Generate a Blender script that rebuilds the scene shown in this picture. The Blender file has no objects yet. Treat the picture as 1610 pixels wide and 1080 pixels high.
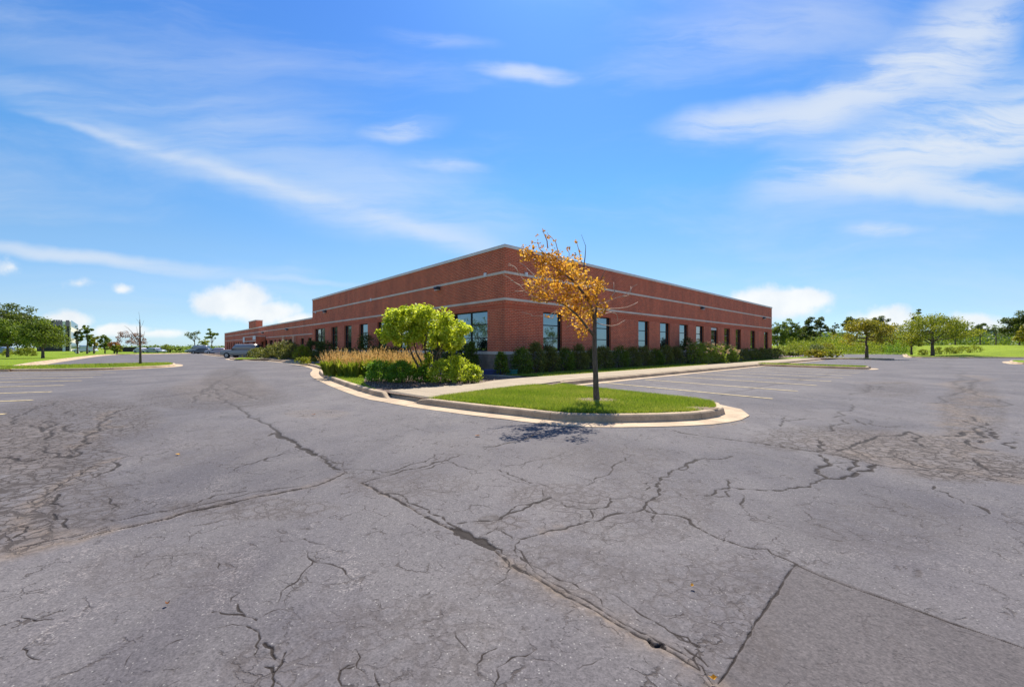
import bpy, math, random
import numpy as np
from mathutils import Vector
from mathutils.geometry import tessellate_polygon

S = bpy.context.scene
COL = S.collection
R = math.radians

# ------------------------------------------------------------------ camera
FPX, CX, HY, HC = 628.6, 805.0, 547.0, 1.35     # focal length, horizon and eye height measured on the photograph
cam_d = bpy.data.cameras.new('camera')
cam = bpy.data.objects.new('camera', cam_d)
COL.objects.link(cam)
cam.location = (0, 0, HC)
cam.rotation_euler = (R(90), 0, 0)
cam_d.sensor_width = 36
cam_d.lens = 36 * FPX / 1610
cam_d.shift_y = 7 / 1610
cam_d.clip_start = 0.05
cam_d.clip_end = 9000
S.camera = cam

# ------------------------------------------------------------------ light
SUN_ELEV, SUN_AZ = 54.5, 8.0                     # azimuth measured from +Y towards +X
sun_d = bpy.data.lights.new('sun', 'SUN')
sun_d.energy = 3.7
sun_d.angle = R(0.5)
sun_d.color = (1.0, 0.93, 0.82)
sun = bpy.data.objects.new('sun', sun_d)
COL.objects.link(sun)
sdir = Vector((math.sin(R(SUN_AZ)) * math.cos(R(SUN_ELEV)), math.cos(R(SUN_AZ)) * math.cos(R(SUN_ELEV)), math.sin(R(SUN_ELEV))))
sun.rotation_euler = sdir.to_track_quat('Z', 'Y').to_euler()
sun.location = (20, 60, 80)

S.view_settings.view_transform = 'Standard'
S.view_settings.look = 'None'
S.view_settings.exposure = 1.15
S.view_settings.gamma = 1
S.view_settings.use_curve_mapping = False
S.cycles.max_bounces = 6
S.cycles.transparent_max_bounces = 8
S.cycles.caustics_reflective = False
S.cycles.caustics_refractive = False

# ------------------------------------------------------------------ node helper
class NT:
    def __init__(s, tree): s.t = tree; s.n = tree.nodes; s.l = tree.links
    def put(s, sock, v):
        if v is None: return
        if hasattr(v, 'is_output'): s.l.new(v, sock)
        else: sock.default_value = v
    def node(s, typ, ins=None, **kw):
        n = s.n.new(typ)
        for k, v in kw.items(): setattr(n, k, v)
        for k, v in (ins or {}).items(): s.put(n.inputs[k], v)
        return n
    def m(s, op, a, b=None, c=None, clamp=False):
        n = s.n.new('ShaderNodeMath'); n.operation = op; n.use_clamp = clamp
        s.put(n.inputs[0], a); s.put(n.inputs[1], b); s.put(n.inputs[2], c)
        return n.outputs[0]
    def v(s, op, a, b=None):
        n = s.n.new('ShaderNodeVectorMath'); n.operation = op
        s.put(n.inputs[0], a); s.put(n.inputs[1], b)
        return n.outputs['Value'] if op in ('LENGTH', 'DOT_PRODUCT') else n.outputs[0]
    def mr(s, v, a, b, c=0.0, d=1.0, smooth=True):
        n = s.n.new('ShaderNodeMapRange'); n.interpolation_type = 'SMOOTHSTEP' if smooth else 'LINEAR'
        s.put(n.inputs[0], v)
        for i, x in enumerate((a, b, c, d)): s.put(n.inputs[1 + i], x)
        return n.outputs[0]
    def mix(s, f, a, b, mode='MIX'):
        n = s.n.new('ShaderNodeMix'); n.data_type = 'RGBA'; n.blend_type = mode
        s.put(n.inputs[0], f)
        s.put(n.inputs[6], a if hasattr(a, 'is_output') else (*a, 1)); s.put(n.inputs[7], b if hasattr(b, 'is_output') else (*b, 1))
        return n.outputs[2]
    def noise(s, vec, scale, detail=3, rough=0.5, dist=0.0, out=0):
        n = s.n.new('ShaderNodeTexNoise')
        s.put(n.inputs['Vector'], vec); n.inputs['Scale'].default_value = scale
        n.inputs['Detail'].default_value = detail; n.inputs['Roughness'].default_value = rough
        n.inputs['Distortion'].default_value = dist
        return n.outputs[out]
    def voro(s, vec, scale, feature='F1', out='Distance', rnd=1.0):
        n = s.n.new('ShaderNodeTexVoronoi'); n.feature = feature
        s.put(n.inputs['Vector'], vec); n.inputs['Scale'].default_value = scale; n.inputs['Randomness'].default_value = rnd
        return n.outputs[out]
    def mapping(s, vec, loc=(0, 0, 0), rot=(0, 0, 0), scale=(1, 1, 1), typ='POINT'):
        n = s.n.new('ShaderNodeMapping'); n.vector_type = typ
        s.put(n.inputs[0], vec); n.inputs[1].default_value = loc; n.inputs[2].default_value = rot; n.inputs[3].default_value = scale
        return n.outputs[0]

# ------------------------------------------------------------------ sky
world = bpy.data.worlds.new('World'); S.world = world
world.use_nodes = True
wt = NT(world.node_tree); wt.n.clear()
sky = wt.node('ShaderNodeTexSky', sky_type='NISHITA')
sky.sun_disc = False
sky.sun_elevation = R(SUN_ELEV); sky.sun_rotation = R(SUN_AZ)
sky.altitude = 200; sky.air_density = 1.0; sky.dust_density = 0.35; sky.ozone_density = 2.2
SKY_K = 0.064
tc = wt.node('ShaderNodeTexCoord').outputs['Generated']
sep = wt.node('ShaderNodeSeparateXYZ', {0: tc})
dx, dy, dz = sep.outputs
ay = wt.m('MAXIMUM', wt.m('ABSOLUTE', dy), 0.12)
ca = wt.m('DIVIDE', dx, ay); cb = wt.m('DIVIDE', dz, ay)
# clouds live on the sky sphere; their directions are written as tangents of azimuth and height
cvec = wt.node('ShaderNodeCombineXYZ', {0: ca, 1: cb, 2: 0.0}).outputs[0]
warp = wt.node('ShaderNodeTexNoise', {'Vector': cvec, 'Scale': 3.5, 'Detail': 4.0, 'Roughness': 0.55}).outputs['Color']
wv = wt.v('MULTIPLY', wt.v('SUBTRACT', warp, (0.5, 0.5, 0.5)), (0.14, 0.07, 0.0))
cv = wt.v('ADD', cvec, wv)
def ang(px, py): return ((px - CX) / FPX, (HY - py) / FPX, 0)
def streak(px, py, L, W, deg, inten, inner=0.0):
    q = wt.mapping(cv, ang(px, py), (0, 0, R(deg)), (L / FPX, W / FPX, 1), 'TEXTURE')
    return wt.mr(wt.v('LENGTH', q), 1.0, inner, 0.0, inten)
def total(lst):
    o = lst[0]
    for x in lst[1:]: o = wt.m('ADD', o, x)
    return o
# wispy texture running along slightly tilted streaks
wn = wt.noise(wt.mapping(cv, (0, 0, 0), (0, 0, R(-15)), (1.3, 8.0, 1)), 1.7, 9, 0.64, 0.35)
wn2 = wt.noise(wt.mapping(cv, (3, 1, 0), (0, 0, R(17)), (0.8, 7.0, 1)), 2.0, 9, 0.62, 0.3)
cir_l = total([
    streak(180, 205, 300, 26, -18, 0.26), streak(430, 300, 320, 34, -17, 0.42), streak(700, 375, 260, 32, -18, 0.36),
    streak(480, 260, 480, 110, -14, 0.30), streak(250, 110, 420, 95, -8, 0.20), streak(385, 281, 470, 13, -16.7, 0.26), streak(170, 213, 190, 11, -17, 0.25), streak(130, 402, 330, 18, -6, 0.75),
    streak(640, 340, 300, 80, -10, 0.22),
    streak(60, 140, 260, 30, -12, 0.22), streak(470, 440, 160, 8, -4, 0.30)])
cir_r = total([
    streak(640, 202, 95, 26, 6, 0.8), streak(700, 258, 90, 18, -4, 0.5), streak(825, 117, 105, 20, -3, 0.75),
    streak(690, 62, 120, 20, -6, 0.2),
    streak(1180, 185, 190, 44, 6, 0.85), streak(1350, 150, 200, 64, 26, 1.0), streak(1500, 75, 200, 95, 40, 1.1),
    streak(1450, 235, 340, 75, 15, 1.25), streak(1470, 300, 280, 34, -8, 0.85), streak(1590, 190, 200, 120, 12, 0.7),
    streak(1385, 363, 95, 16, 0, 0.55), streak(1150, 55, 280, 80, 8, 0.22)])
gen = wt.mr(wt.noise(wt.mapping(cv, (7, 2, 0), (0, 0, R(-8)), (0.7, 3.0, 1)), 1.5, 6, 0.6, 0.4), 0.46, 0.85, 0.0, 0.35)
wl = wt.m('MULTIPLY', cir_l, wt.mr(wn2, 0.30, 0.64, 0.36, 1.25))
wr = wt.m('MULTIPLY', cir_r, wt.mr(wn, 0.34, 0.60, 0.22, 1.35))
cirrus = wt.m('ADD', wt.m('ADD', wl, wr), gen)
cirrus = wt.m('MULTIPLY', wt.m('SUBTRACT', 1.0, wt.m('EXPONENT', wt.m('MULTIPLY', cirrus, -1.15))), wt.mr(cb, 0.0, 0.10))
# cumulus banks low over the horizon
pw = wt.node('ShaderNodeTexNoise', {'Vector': cvec, 'Scale': 13.0, 'Detail': 5.0, 'Roughness': 0.6}).outputs[0]
def puff(px, py, L, W, inten=1.0):
    q = wt.mapping(cvec, ang(px, py), (0, 0, 0), (L / FPX, W / FPX, 1), 'TEXTURE')
    return wt.mr(wt.v('LENGTH', q), 1.0, 0.0, 0.0, inten, smooth=False)
pm = None
for p in [(372, 474, 85, 42), (345, 480, 60, 30), (420, 492, 70, 28), (470, 508, 60, 22), (1215, 478, 110, 40), (1262, 470, 62, 26), (1175, 478, 60, 34),
          (1395, 508, 90, 36), (1530, 512, 80, 30), (105, 507, 62, 26), (190, 520, 80, 16), (17, 420, 38, 24, 0.55), (122, 446, 40, 14, 0.42), (190, 455, 36, 13, 0.5),
          (1620, 520, 60, 26), (250, 525, 80, 12, 0.8), (1800, 500, 200, 50), (-200, 500, 220, 50), (2400, 500, 400, 90), (-900, 490, 400, 90)]:
    q = puff(*p); pm = q if pm is None else wt.m('MAXIMUM', pm, q)
cum = wt.m('ADD', pm, wt.m('MULTIPLY', wt.m('SUBTRACT', pw, 0.5), 0.95))
cum = wt.m('MULTIPLY', wt.mr(cum, 0.14, 0.62), wt.mr(pm, 0.0, 0.12))
cum = wt.m('MULTIPLY', cum, wt.mr(cb, 0.0, 0.045))
shade = wt.mr(wt.noise(wt.mapping(cvec, (0.01, -0.02, 0)), 9, 4), 0.35, 0.65, 0.0, 1.0)
ramp = wt.node('ShaderNodeValToRGB', {0: dz})
RP = [(0.0, (.60, .84, 1.26)), (.07, (.60, .75, .95)), (.20, (.64, .84, .97)), (.36, (.49, .90, 1.16)), (.62, (.40, .78, 1.28)), (1.0, (.40, .78, 1.28))]
el = ramp.color_ramp.elements
while len(el) < len(RP): el.new(0.5)
for e_, (p_, c_) in zip(el, RP): e_.position = p_; e_.color = (*[x / 1.5 for x in c_], 1)
skyc = wt.mix(1.0, sky.outputs[0], ramp.outputs[0], 'MULTIPLY')
skyc = wt.v('SCALE', skyc); skyc.node.inputs['Scale'].default_value = 1.5
CW = 6.4
col = wt.mix(cirrus, skyc, (CW * 0.86, CW * 0.93, CW * 1.02))
col = wt.mix(wt.m('MULTIPLY', cum, 0.88), col, wt.mix(shade, (CW * 0.96, CW * 1.0, CW * 1.04), (CW * 1.12, CW * 1.12, CW * 1.10)))
bg = wt.node('ShaderNodeBackground', {'Color': col, 'Strength': SKY_K})
wt.l.new(bg.outputs[0], wt.node('ShaderNodeOutputWorld').inputs[0])

# ------------------------------------------------------------------ helpers
def G(px, py, z=0.0):                 # point of the level z seen at a spot of the photograph (survey of the site)
    Y = (HC - z) * FPX / (py - HY)
    return ((px - CX) / FPX * Y, Y)
def AT(px, py, Y):
    return Vector(((px - CX) / FPX * Y, Y, HC + (HY - py) / FPX * Y))
def X_(px, Y): return (px - CX) / FPX * Y
def Z_(py, Y): return HC + (HY - py) / FPX * Y

def tag(o, label=None, cat=None, group=None, kind=None):
    if label: o['label'] = label
    if cat: o['category'] = cat
    if group: o['group'] = group
    if kind: o['kind'] = kind
    return o
def empty(name, loc=(0, 0, 0), rz=0, label=None, cat=None, group=None, kind=None):
    o = bpy.data.objects.new(name, None); COL.objects.link(o)
    o.location = loc; o.rotation_euler = (0, 0, rz); o.empty_display_size = 0.3
    return tag(o, label, cat, group, kind)
def link(name, me, parent=None, loc=(0, 0, 0), rz=0):
    o = bpy.data.objects.new(name, me); COL.objects.link(o)
    o.parent = parent; o.location = loc; o.rotation_euler = (0, 0, rz)
    return o
class MB:
    def __init__(s): s.v = []; s.f = []; s.uv = {}
    def add(s, vs, fs):
        b = len(s.v); s.v += [tuple(p) for p in vs]; s.f += [tuple(i + b for i in f) for f in fs]
    def box(s, x0, x1, y0, y1, z0, z1):
        s.add([(x0, y0, z0), (x1, y0, z0), (x1, y1, z0), (x0, y1, z0), (x0, y0, z1), (x1, y0, z1), (x1, y1, z1), (x0, y1, z1)],
              [(0, 3, 2, 1), (4, 5, 6, 7), (0, 1, 5, 4), (1, 2, 6, 5), (2, 3, 7, 6), (3, 0, 4, 7)])
    def tube(s, pts, rad, n=6, cap=True):
        pts = [Vector(p) for p in pts]; N = len(pts); base = len(s.v); prev = None
        for i, p in enumerate(pts):
            t = (pts[min(i + 1, N - 1)] - pts[max(i - 1, 0)])
            t = t.normalized() if t.length > 1e-9 else Vector((0, 0, 1))
            a = prev if prev is not None else (Vector((1, 0, 0)) if abs(t.x) < 0.9 else Vector((0, 1, 0)))
            a = (a - t * a.dot(t)); a = a.normalized() if a.length > 1e-6 else t.orthogonal().normalized()
            prev = a; b = t.cross(a)
            r = rad[i] if hasattr(rad, '__len__') else rad
            for k in range(n):
                th = 2 * math.pi * k / n
                s.v.append(tuple(p + (a * math.cos(th) + b * math.sin(th)) * r))
        for i in range(N - 1):
            for k in range(n):
                k2 = (k + 1) % n
                s.f.append((base + i * n + k, base + i * n + k2, base + (i + 1) * n + k2, base + (i + 1) * n + k))
        if cap:
            s.f.append(tuple(base + k for k in reversed(range(n)))); s.f.append(tuple(base + (N - 1) * n + k for k in range(n)))
    def cyl(s, c, axis, r, h, n=16):
        c = Vector(c); ax = Vector(axis).normalized()
        s.tube([c - ax * h / 2, c + ax * h / 2], r, n)
    def poly(s, pts, z0, z1=None):      # flat sheet, or prism when z1 given
        P = [Vector((p[0], p[1], 0)) for p in pts]
        tris = tessellate_polygon([P]); b = len(s.v); n = len(P)
        area = sum(P[i].x * P[(i + 1) % n].y - P[(i + 1) % n].x * P[i].y for i in range(n))
        zt = z0 if z1 is None else z1
        s.v += [(p.x, p.y, zt) for p in P]
        for t in tris:
            a, c, d = t
            cr = (P[c] - P[a]).cross(P[d] - P[a]).z
            s.f.append((a + b, c + b, d + b) if cr > 0 else (a + b, d + b, c + b))
        if z1 is not None:
            s.v += [(p.x, p.y, z0) for p in P]
            for i in range(n):
                j = (i + 1) % n
                q = (b + i, b + n + i, b + n + j, b + j)
                s.f.append(q if area > 0 else q[::-1])
    def mesh(s, name, mat, smooth=False, uvf=None):
        me = bpy.data.meshes.new(name); me.from_pydata(s.v, [], s.f); me.materials.append(mat)
        if smooth:
            me.polygons.foreach_set('use_smooth', [True] * len(me.polygons))
        if uvf:
            ul = me.uv_layers.new(name='UVMap')
            nrm = [p.normal.copy() for p in me.polygons]
            for p, nn in zip(me.polygons, nrm):
                for li in p.loop_indices:
                    ul.data[li].uv = uvf(me.vertices[me.loops[li].vertex_index].co, nn)
        me.update(); return me
    def build(s, name, mat, parent=None, smooth=False, loc=(0, 0, 0), rz=0, uvf=None):
        return link(name, s.mesh(name, mat, smooth, uvf), parent, loc, rz)
def bevel(o, w=0.01, seg=2):
    m = o.modifiers.new('bevel', 'BEVEL'); m.width = w; m.segments = seg; m.limit_method = 'ANGLE'; m.angle_limit = R(35)
    return o

# ------------------------------------------------------------------ materials
def material(name):
    m = bpy.data.materials.new(name); m.use_nodes = True
    t = NT(m.node_tree); t.n.clear()
    out = t.node('ShaderNodeOutputMaterial')
    bs = t.node('ShaderNodeBsdfPrincipled')
    t.l.new(bs.outputs[0], out.inputs[0])
    return m, t, bs, out
def bump(t, bs, h, dist=0.01, st=0.6):
    b = t.node('ShaderNodeBump', {'Height': h, 'Distance': dist, 'Strength': st})
    t.l.new(b.outputs[0], bs.inputs['Normal'])
def OC(t): return t.node('ShaderNodeTexCoord').outputs['Object']
def GP(t): return t.node('ShaderNodeNewGeometry').outputs['Position']
def simple(name, c, rough=0.6, metal=0.0, var=0.12, scale=6, bmp=0.0, spec=0.5):
    m, t, bs, o = material(name)
    n = t.noise(OC(t), scale, 5, 0.6)
    k = t.mr(n, 0.3, 0.7)
    t.put(bs.inputs['Base Color'], t.mix(k, tuple(x * (1 - var) for x in c), tuple(min(1, x * (1 + var)) for x in c)))
    t.put(bs.inputs['Roughness'], rough); t.put(bs.inputs['Metallic'], metal); t.put(bs.inputs['Specular IOR Level'], spec)
    if bmp: bump(t, bs, n, bmp)
    return m
def leaf_mat(name, c1, c2, c3, trans=0.35):
    m, t, bs, out = material(name)
    a = t.node('ShaderNodeAttribute', attribute_name='tone').outputs['Fac']
    c = t.mix(t.mr(a, 0.0, 0.5, smooth=False), c1, c2)
    c = t.mix(t.mr(a, 0.5, 1.0, smooth=False), c, c3)
    t.put(bs.inputs['Base Color'], c); t.put(bs.inputs['Roughness'], 0.55); t.put(bs.inputs['Specular IOR Level'], 0.3)
    tr = t.node('ShaderNodeBsdfTranslucent', {'Color': t.mix(1.0, c, (1.25, 1.2, 0.8), 'MULTIPLY')})
    mx = t.node('ShaderNodeMixShader', {0: trans}); t.l.new(bs.outputs[0], mx.inputs[1]); t.l.new(tr.outputs[0], mx.inputs[2])
    t.l.new(mx.outputs[0], out.inputs[0])
    return m

MAT = {}
def mk_asphalt():
    m, t, bs, o = material('asphalt')
    P = GP(t)
    A = lambda n: t.node('ShaderNodeAttribute', attribute_name=n).outputs['Fac']
    crack, dirt, pale, gator, patch = A('crack'), A('dirt'), A('pale'), A('gator'), A('patch')
    big = t.mr(t.noise(P, 0.35, 6, 0.6, 0.4), 0.33, 0.68)
    mid = t.mr(t.noise(t.mapping(P, (0, 0, 0), (0, 0, R(42)), (1, 0.35, 1)), 1.6, 6, 0.62, 0.5), 0.35, 0.7)
    c = t.mix(big, (0.084, 0.077, 0.085), (0.128, 0.116, 0.118))
    c = t.mix(t.m('MULTIPLY', mid, 0.45), c, (0.135, 0.124, 0.121))
    c = t.mix(t.m('MULTIPLY', patch, 0.9), c, (0.088, 0.077, 0.077))
    # worn light scuffs
    scv = t.noise(P, 1.1, 7, 0.68, 0.6)
    scuff = t.mr(scv, 0.60, 0.74)
    sp = t.noise(P, 75, 3, 0.75)
    sp2 = t.noise(P, 24, 4, 0.7)
    grain = t.mr(sp, 0.34, 0.68, smooth=False)
    c = t.mix(1.0, c, t.mix(grain, (0.70, 0.70, 0.71), (1.30, 1.29, 1.28)), 'MULTIPLY')
    c = t.mix(1.0, c, t.mix(t.mr(sp2, 0.3, 0.7), (0.88, 0.88, 0.88), (1.12, 1.12, 1.12)), 'MULTIPLY')
    c = t.mix(t.m('MULTIPLY', t.m('MULTIPLY', scuff, t.mr(sp2, 0.5, 0.68)), 0.7), c, (0.34, 0.315, 0.30))
    # stones showing in the binder
    st = t.voro(P, 70, 'F1', 'Color')
    stv = t.node('ShaderNodeSeparateColor', {0: st}).outputs[0]
    stm = t.m('MULTIPLY', t.mr(t.voro(P, 70), 0.35, 0.15), t.mr(stv, 0.86, 0.93))
    c = t.mix(t.m('MULTIPLY', stm, t.m('SUBTRACT', 0.5, t.m('MULTIPLY', patch, 0.35))), c, (0.42, 0.40, 0.37))
    std = t.m('MULTIPLY', t.mr(t.voro(P, 55), 0.4, 0.2), t.mr(t.node('ShaderNodeSeparateColor', {0: t.voro(P, 55, 'F1', 'Color')}).outputs[1], 0.88, 0.94))
    c = t.mix(t.m('MULTIPLY', std, 0.6), c, (0.03, 0.028, 0.03))
    # pale patches follow the scraped edges
    pm = t.m('MULTIPLY', t.mr(pale, 0.0, 0.9, smooth=False), t.m('MAXIMUM', t.mr(sp2, 0.44, 0.60), t.mr(pale, 0.9, 1.0)))
    c = t.mix(t.m('MULTIPLY', pm, t.m('MAXIMUM', t.mr(sp, 0.46, 0.60, 0.0, 0.75), t.mr(pale, 0.9, 1.0))), c, (0.36, 0.315, 0.29))
    # dirt
    dm = t.m('MULTIPLY', dirt, t.mr(t.noise(P, 5, 6, 0.7), 0.3, 0.62, 0.25, 1.0))
    c = t.mix(dm, c, t.mix(t.mr(sp2, 0.35, 0.65), (0.105, 0.082, 0.066), (0.20, 0.155, 0.122)))
    # webs of thin cracks
    wv_ = t.v('ADD', P, t.v('MULTIPLY', t.v('SUBTRACT', t.noise(P, 3.2, 5, 0.65, out=1), (0.5, 0.5, 0.5)), (0.5, 0.5, 0)))
    w2 = t.v('ADD', P, t.v('MULTIPLY', t.v('SUBTRACT', t.noise(P, 9, 4, 0.65, out=1), (0.5, 0.5, 0.5)), (0.16, 0.16, 0)))
    e1 = t.voro(wv_, 1.35, 'DISTANCE_TO_EDGE')
    e2 = t.voro(w2, 8.0, 'DISTANCE_TO_EDGE')
    e3 = t.voro(w2, 3.0, 'DISTANCE_TO_EDGE')
    brk = t.mr(t.noise(P, 1.7, 5, 0.65), 0.52, 0.64)
    brk2 = t.mr(t.noise(t.v('ADD', P, (9, 4, 0)), 2.6, 4, 0.65), 0.50, 0.64)
    l1 = t.m('MULTIPLY', t.mr(e1, 0.011, 0.003), brk)
    l3 = t.m('MULTIPLY', t.m('MULTIPLY', t.mr(e3, 0.020, 0.005), brk2), 0.85)
    e4 = t.voro(w2, 8.5, 'DISTANCE_TO_EDGE')
    l4 = t.m('MULTIPLY', t.m('MULTIPLY', t.mr(e4, 0.05, 0.012), t.mr(t.noise(t.v('ADD', P, (2, 7, 0)), 3.3, 5, 0.7), 0.52, 0.62)), 0.7)
    l3 = t.m('MAXIMUM', l3, l4)
    l2 = t.m('MULTIPLY', t.mr(e2, 0.075, 0.018), gator)
    l3b = t.m('MULTIPLY', t.mr(e3, 0.034, 0.010), gator)
    web = t.m('MAXIMUM', t.m('MAXIMUM', l1, l3), t.m('MAXIMUM', l2, l3b))
    web = t.m('MULTIPLY', web, t.m('SUBTRACT', 1.0, t.m('MULTIPLY', patch, 0.55)))
    halo = t.m('MULTIPLY', t.m('MULTIPLY', t.m('MAXIMUM', t.mr(e2, 0.26, 0.05), t.mr(e3, 0.15, 0.03)), gator), 0.34)
    c = t.mix(halo, c, (0.088, 0.066, 0.053))
    stain = t.mr(t.noise(t.mapping(P, (5, 3, 0), (0, 0, R(-40)), (1, 0.5, 1)), 0.55, 7, 0.7, 0.8), 0.30, 0.66)
    c = t.mix(1.0, c, t.mix(stain, (0.83, 0.82, 0.83), (1.06, 1.06, 1.05)), 'MULTIPLY')
    c = t.mix(t.m('MULTIPLY', web, 0.9), c, (0.040, 0.030, 0.026))
    c = t.mix(t.mr(crack, 0.12, 0.72), c, (0.020, 0.014, 0.012))
    t.put(bs.inputs['Base Color'], c); t.put(bs.inputs['Roughness'], 0.86); t.put(bs.inputs['Specular IOR Level'], 0.35)
    h = t.m('SUBTRACT', t.m('ADD', t.m('MULTIPLY', sp, 0.8), t.m('MULTIPLY', sp2, 0.5)), t.m('MULTIPLY', web, 1.3))
    bump(t, bs, h, 0.006, 0.7)
    return m
MAT['asphalt'] = mk_asphalt()

def mk_brick():
    m, t, bs, o = material('red_brick')
    uv = t.node('ShaderNodeUVMap', uv_map='UVMap').outputs[0]
    b = t.node('ShaderNodeTexBrick', {'Vector': uv, 'Color1': (0.52, 0.080, 0.028, 1), 'Color2': (0.70, 0.122, 0.042, 1), 'Mortar': (0.74, 0.36, 0.22, 1),
        'Scale': 1.0, 'Mortar Size': 0.0105, 'Mortar Smooth': 0.15, 'Bias': 0.0, 'Brick Width': 0.244, 'Row Height': 0.0815})
    b.offset = 0.5
    g = t.noise(uv, 14, 5, 0.65)
    c = t.mix(1.0, b.outputs[0], t.mix(t.mr(g, 0.3, 0.7), (0.80, 0.80, 0.80), (1.2, 1.18, 1.15)), 'MULTIPLY')
    big = t.noise(t.mapping(uv, (0, 0, 0), (0, 0, 0), (1, 0.22, 1)), 0.8, 7, 0.7)
    c = t.mix(1.0, c, t.mix(t.mr(big, 0.3, 0.7), (0.80, 0.80, 0.82), (1.13, 1.12, 1.10)), 'MULTIPLY')
    t.put(bs.inputs['Base Color'], c); t.put(bs.inputs['Roughness'], 0.85)
    bump(t, bs, t.m('SUBTRACT', t.m('MULTIPLY', g, 0.3), b.outputs[1]), 0.008, 0.8)
    return m
MAT['brick'] = mk_brick()
def mk_soldier():
    m, t, bs, o = material('soldier_brick')
    uv = t.node('ShaderNodeUVMap', uv_map='UVMap').outputs[0]
    b = t.node('ShaderNodeTexBrick', {'Vector': uv, 'Color1': (0.52, 0.082, 0.030, 1), 'Color2': (0.64, 0.115, 0.042, 1), 'Mortar': (0.58, 0.26, 0.15, 1),
        'Scale': 1.0, 'Mortar Size': 0.007, 'Mortar Smooth': 0.15, 'Brick Width': 0.0815, 'Row Height': 0.244})
    b.offset = 0.0
    t.put(bs.inputs['Base Color'], b.outputs[0]); t.put(bs.inputs['Roughness'], 0.85)
    bump(t, bs, t.m('MULTIPLY', b.outputs[1], -1.0), 0.008, 0.8)
    return m
MAT['soldier'] = mk_soldier()
def mk_concrete(name, c, stain=0.32):
    m, t, bs, o = material(name)
    P = GP(t)
    n1 = t.noise(P, 1.3, 6, 0.65, 0.3); n2 = t.noise(P, 30, 5, 0.7); n3 = t.noise(P, 140, 2, 0.6)
    k = t.mix(t.mr(n1, 0.3, 0.7), tuple(x * (1 - stain) for x in c), tuple(x * 1.1 for x in c))
    k = t.mix(1.0, k, t.mix(t.mr(n2, 0.3, 0.7), (0.86, 0.85, 0.84), (1.1, 1.1, 1.1)), 'MULTIPLY')
    sp = t.noise(P, 3.1, 6, 0.7)
    k = t.mix(t.mr(sp, 0.60, 0.75, 0, 0.45), k, tuple(x * 0.5 for x in c))
    t.put(bs.inputs['Base Color'], k); t.put(bs.inputs['Roughness'], 0.9)
    bump(t, bs, t.m('ADD', n2, n3), 0.003, 0.6)
    return m
MAT['curb'] = mk_concrete('curb_concrete', (0.50, 0.375, 0.245))
MAT['walk'] = mk_concrete('walk_concrete', (0.34, 0.275, 0.19), 0.15)
MAT['stone'] = mk_concrete('precast_stone', (0.78, 0.64, 0.52), 0.15)
MAT['block'] = mk_concrete('split_face_block', (0.34, 0.25, 0.19), 0.25)
MAT['coping'] = simple('coping_metal', (0.80, 0.70, 0.60), 0.45, 0.2, 0.06, 2)
MAT['frame'] = simple('window_frame', (0.012, 0.013, 0.016), 0.4, 0.3)
MAT['white'] = simple('white_paint', (0.75, 0.74, 0.72), 0.5)
MAT['lamp'] = simple('lamp_housing', (0.045, 0.043, 0.05), 0.45)
MAT['roof'] = simple('roof_membrane', (0.35, 0.35, 0.36), 0.8)
def mk_glass(name, tint, refl, dark):
    m, t, bs, out = material(name)
    t.put(bs.inputs['Base Color'], (*dark, 1)); t.put(bs.inputs['Roughness'], 0.15)
    P = OC(t)
    bn = t.node('ShaderNodeBump', {'Height': t.noise(P, 0.9, 2, 0.5), 'Distance': 0.01, 'Strength': 0.25}).outputs[0]
    g = t.node('ShaderNodeBsdfGlossy', {'Color': (*tint, 1), 'Roughness': 0.02, 'Normal': bn})
    mx = t.node('ShaderNodeMixShader', {0: refl}); t.l.new(bs.outputs[0], mx.inputs[1]); t.l.new(g.outputs[0], mx.inputs[2])
    t.l.new(mx.outputs[0], out.inputs[0])
    return m
MAT['glass'] = mk_glass('tinted_glass', (0.44, 0.58, 0.64), 0.50, (0.006, 0.012, 0.014))
MAT['car_glass'] = mk_glass('car_glass', (0.5, 0.55, 0.6), 0.14, (0.01, 0.012, 0.015))
def mk_lawn(name, a, b, dry):
    m, t, bs, o = material(name)
    P = GP(t)
    n1 = t.noise(P, 0.5, 6, 0.65); n2 = t.noise(P, 26, 4, 0.7); n3 = t.noise(P, 2.3, 5, 0.7)
    c = t.mix(t.mr(n1, 0.3, 0.7), a, b)
    c = t.mix(1.0, c, t.mix(t.mr(n2, 0.3, 0.7), (0.55, 0.6, 0.5), (1.4, 1.35, 1.3)), 'MULTIPLY')
    c = t.mix(t.mr(n3, 0.56, 0.74, 0, 0.55), c, dry)
    t.put(bs.inputs['Base Color'], c); t.put(bs.inputs['Roughness'], 0.9); t.put(bs.inputs['Specular IOR Level'], 0.1)
    bump(t, bs, n2, 0.05, 1.0)
    return m
MAT['lawn'] = mk_lawn('lawn_grass', (0.13, 0.20, 0.012), (0.20, 0.28, 0.018), (0.22, 0.22, 0.05))
MAT['meadow'] = mk_lawn('meadow_grass', (0.16, 0.22, 0.015), (0.22, 0.29, 0.02), (0.26, 0.27, 0.06))
MAT['blade'] = leaf_mat('grass_blade', (0.10, 0.19, 0.014), (0.21, 0.30, 0.025), (0.46, 0.43, 0.12), 0.45)
def mk_mulch():
    m, t, bs, o = material('mulch')
    P = GP(t)
    n = t.voro(t.v('ADD', P, t.v('MULTIPLY', t.noise(P, 8, 3, out=1), (0.1, 0.1, 0.0))), 26, 'F1', 'Color')
    s = t.node('ShaderNodeSeparateColor', {0: n}).outputs[0]
    t.put(bs.inputs['Base Color'], t.mix(s, (0.055, 0.036, 0.026), (0.24, 0.16, 0.115))); t.put(bs.inputs['Roughness'], 0.95)
    bump(t, bs, s, 0.03, 1.0)
    return m
MAT['mulch'] = mk_mulch()
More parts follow.
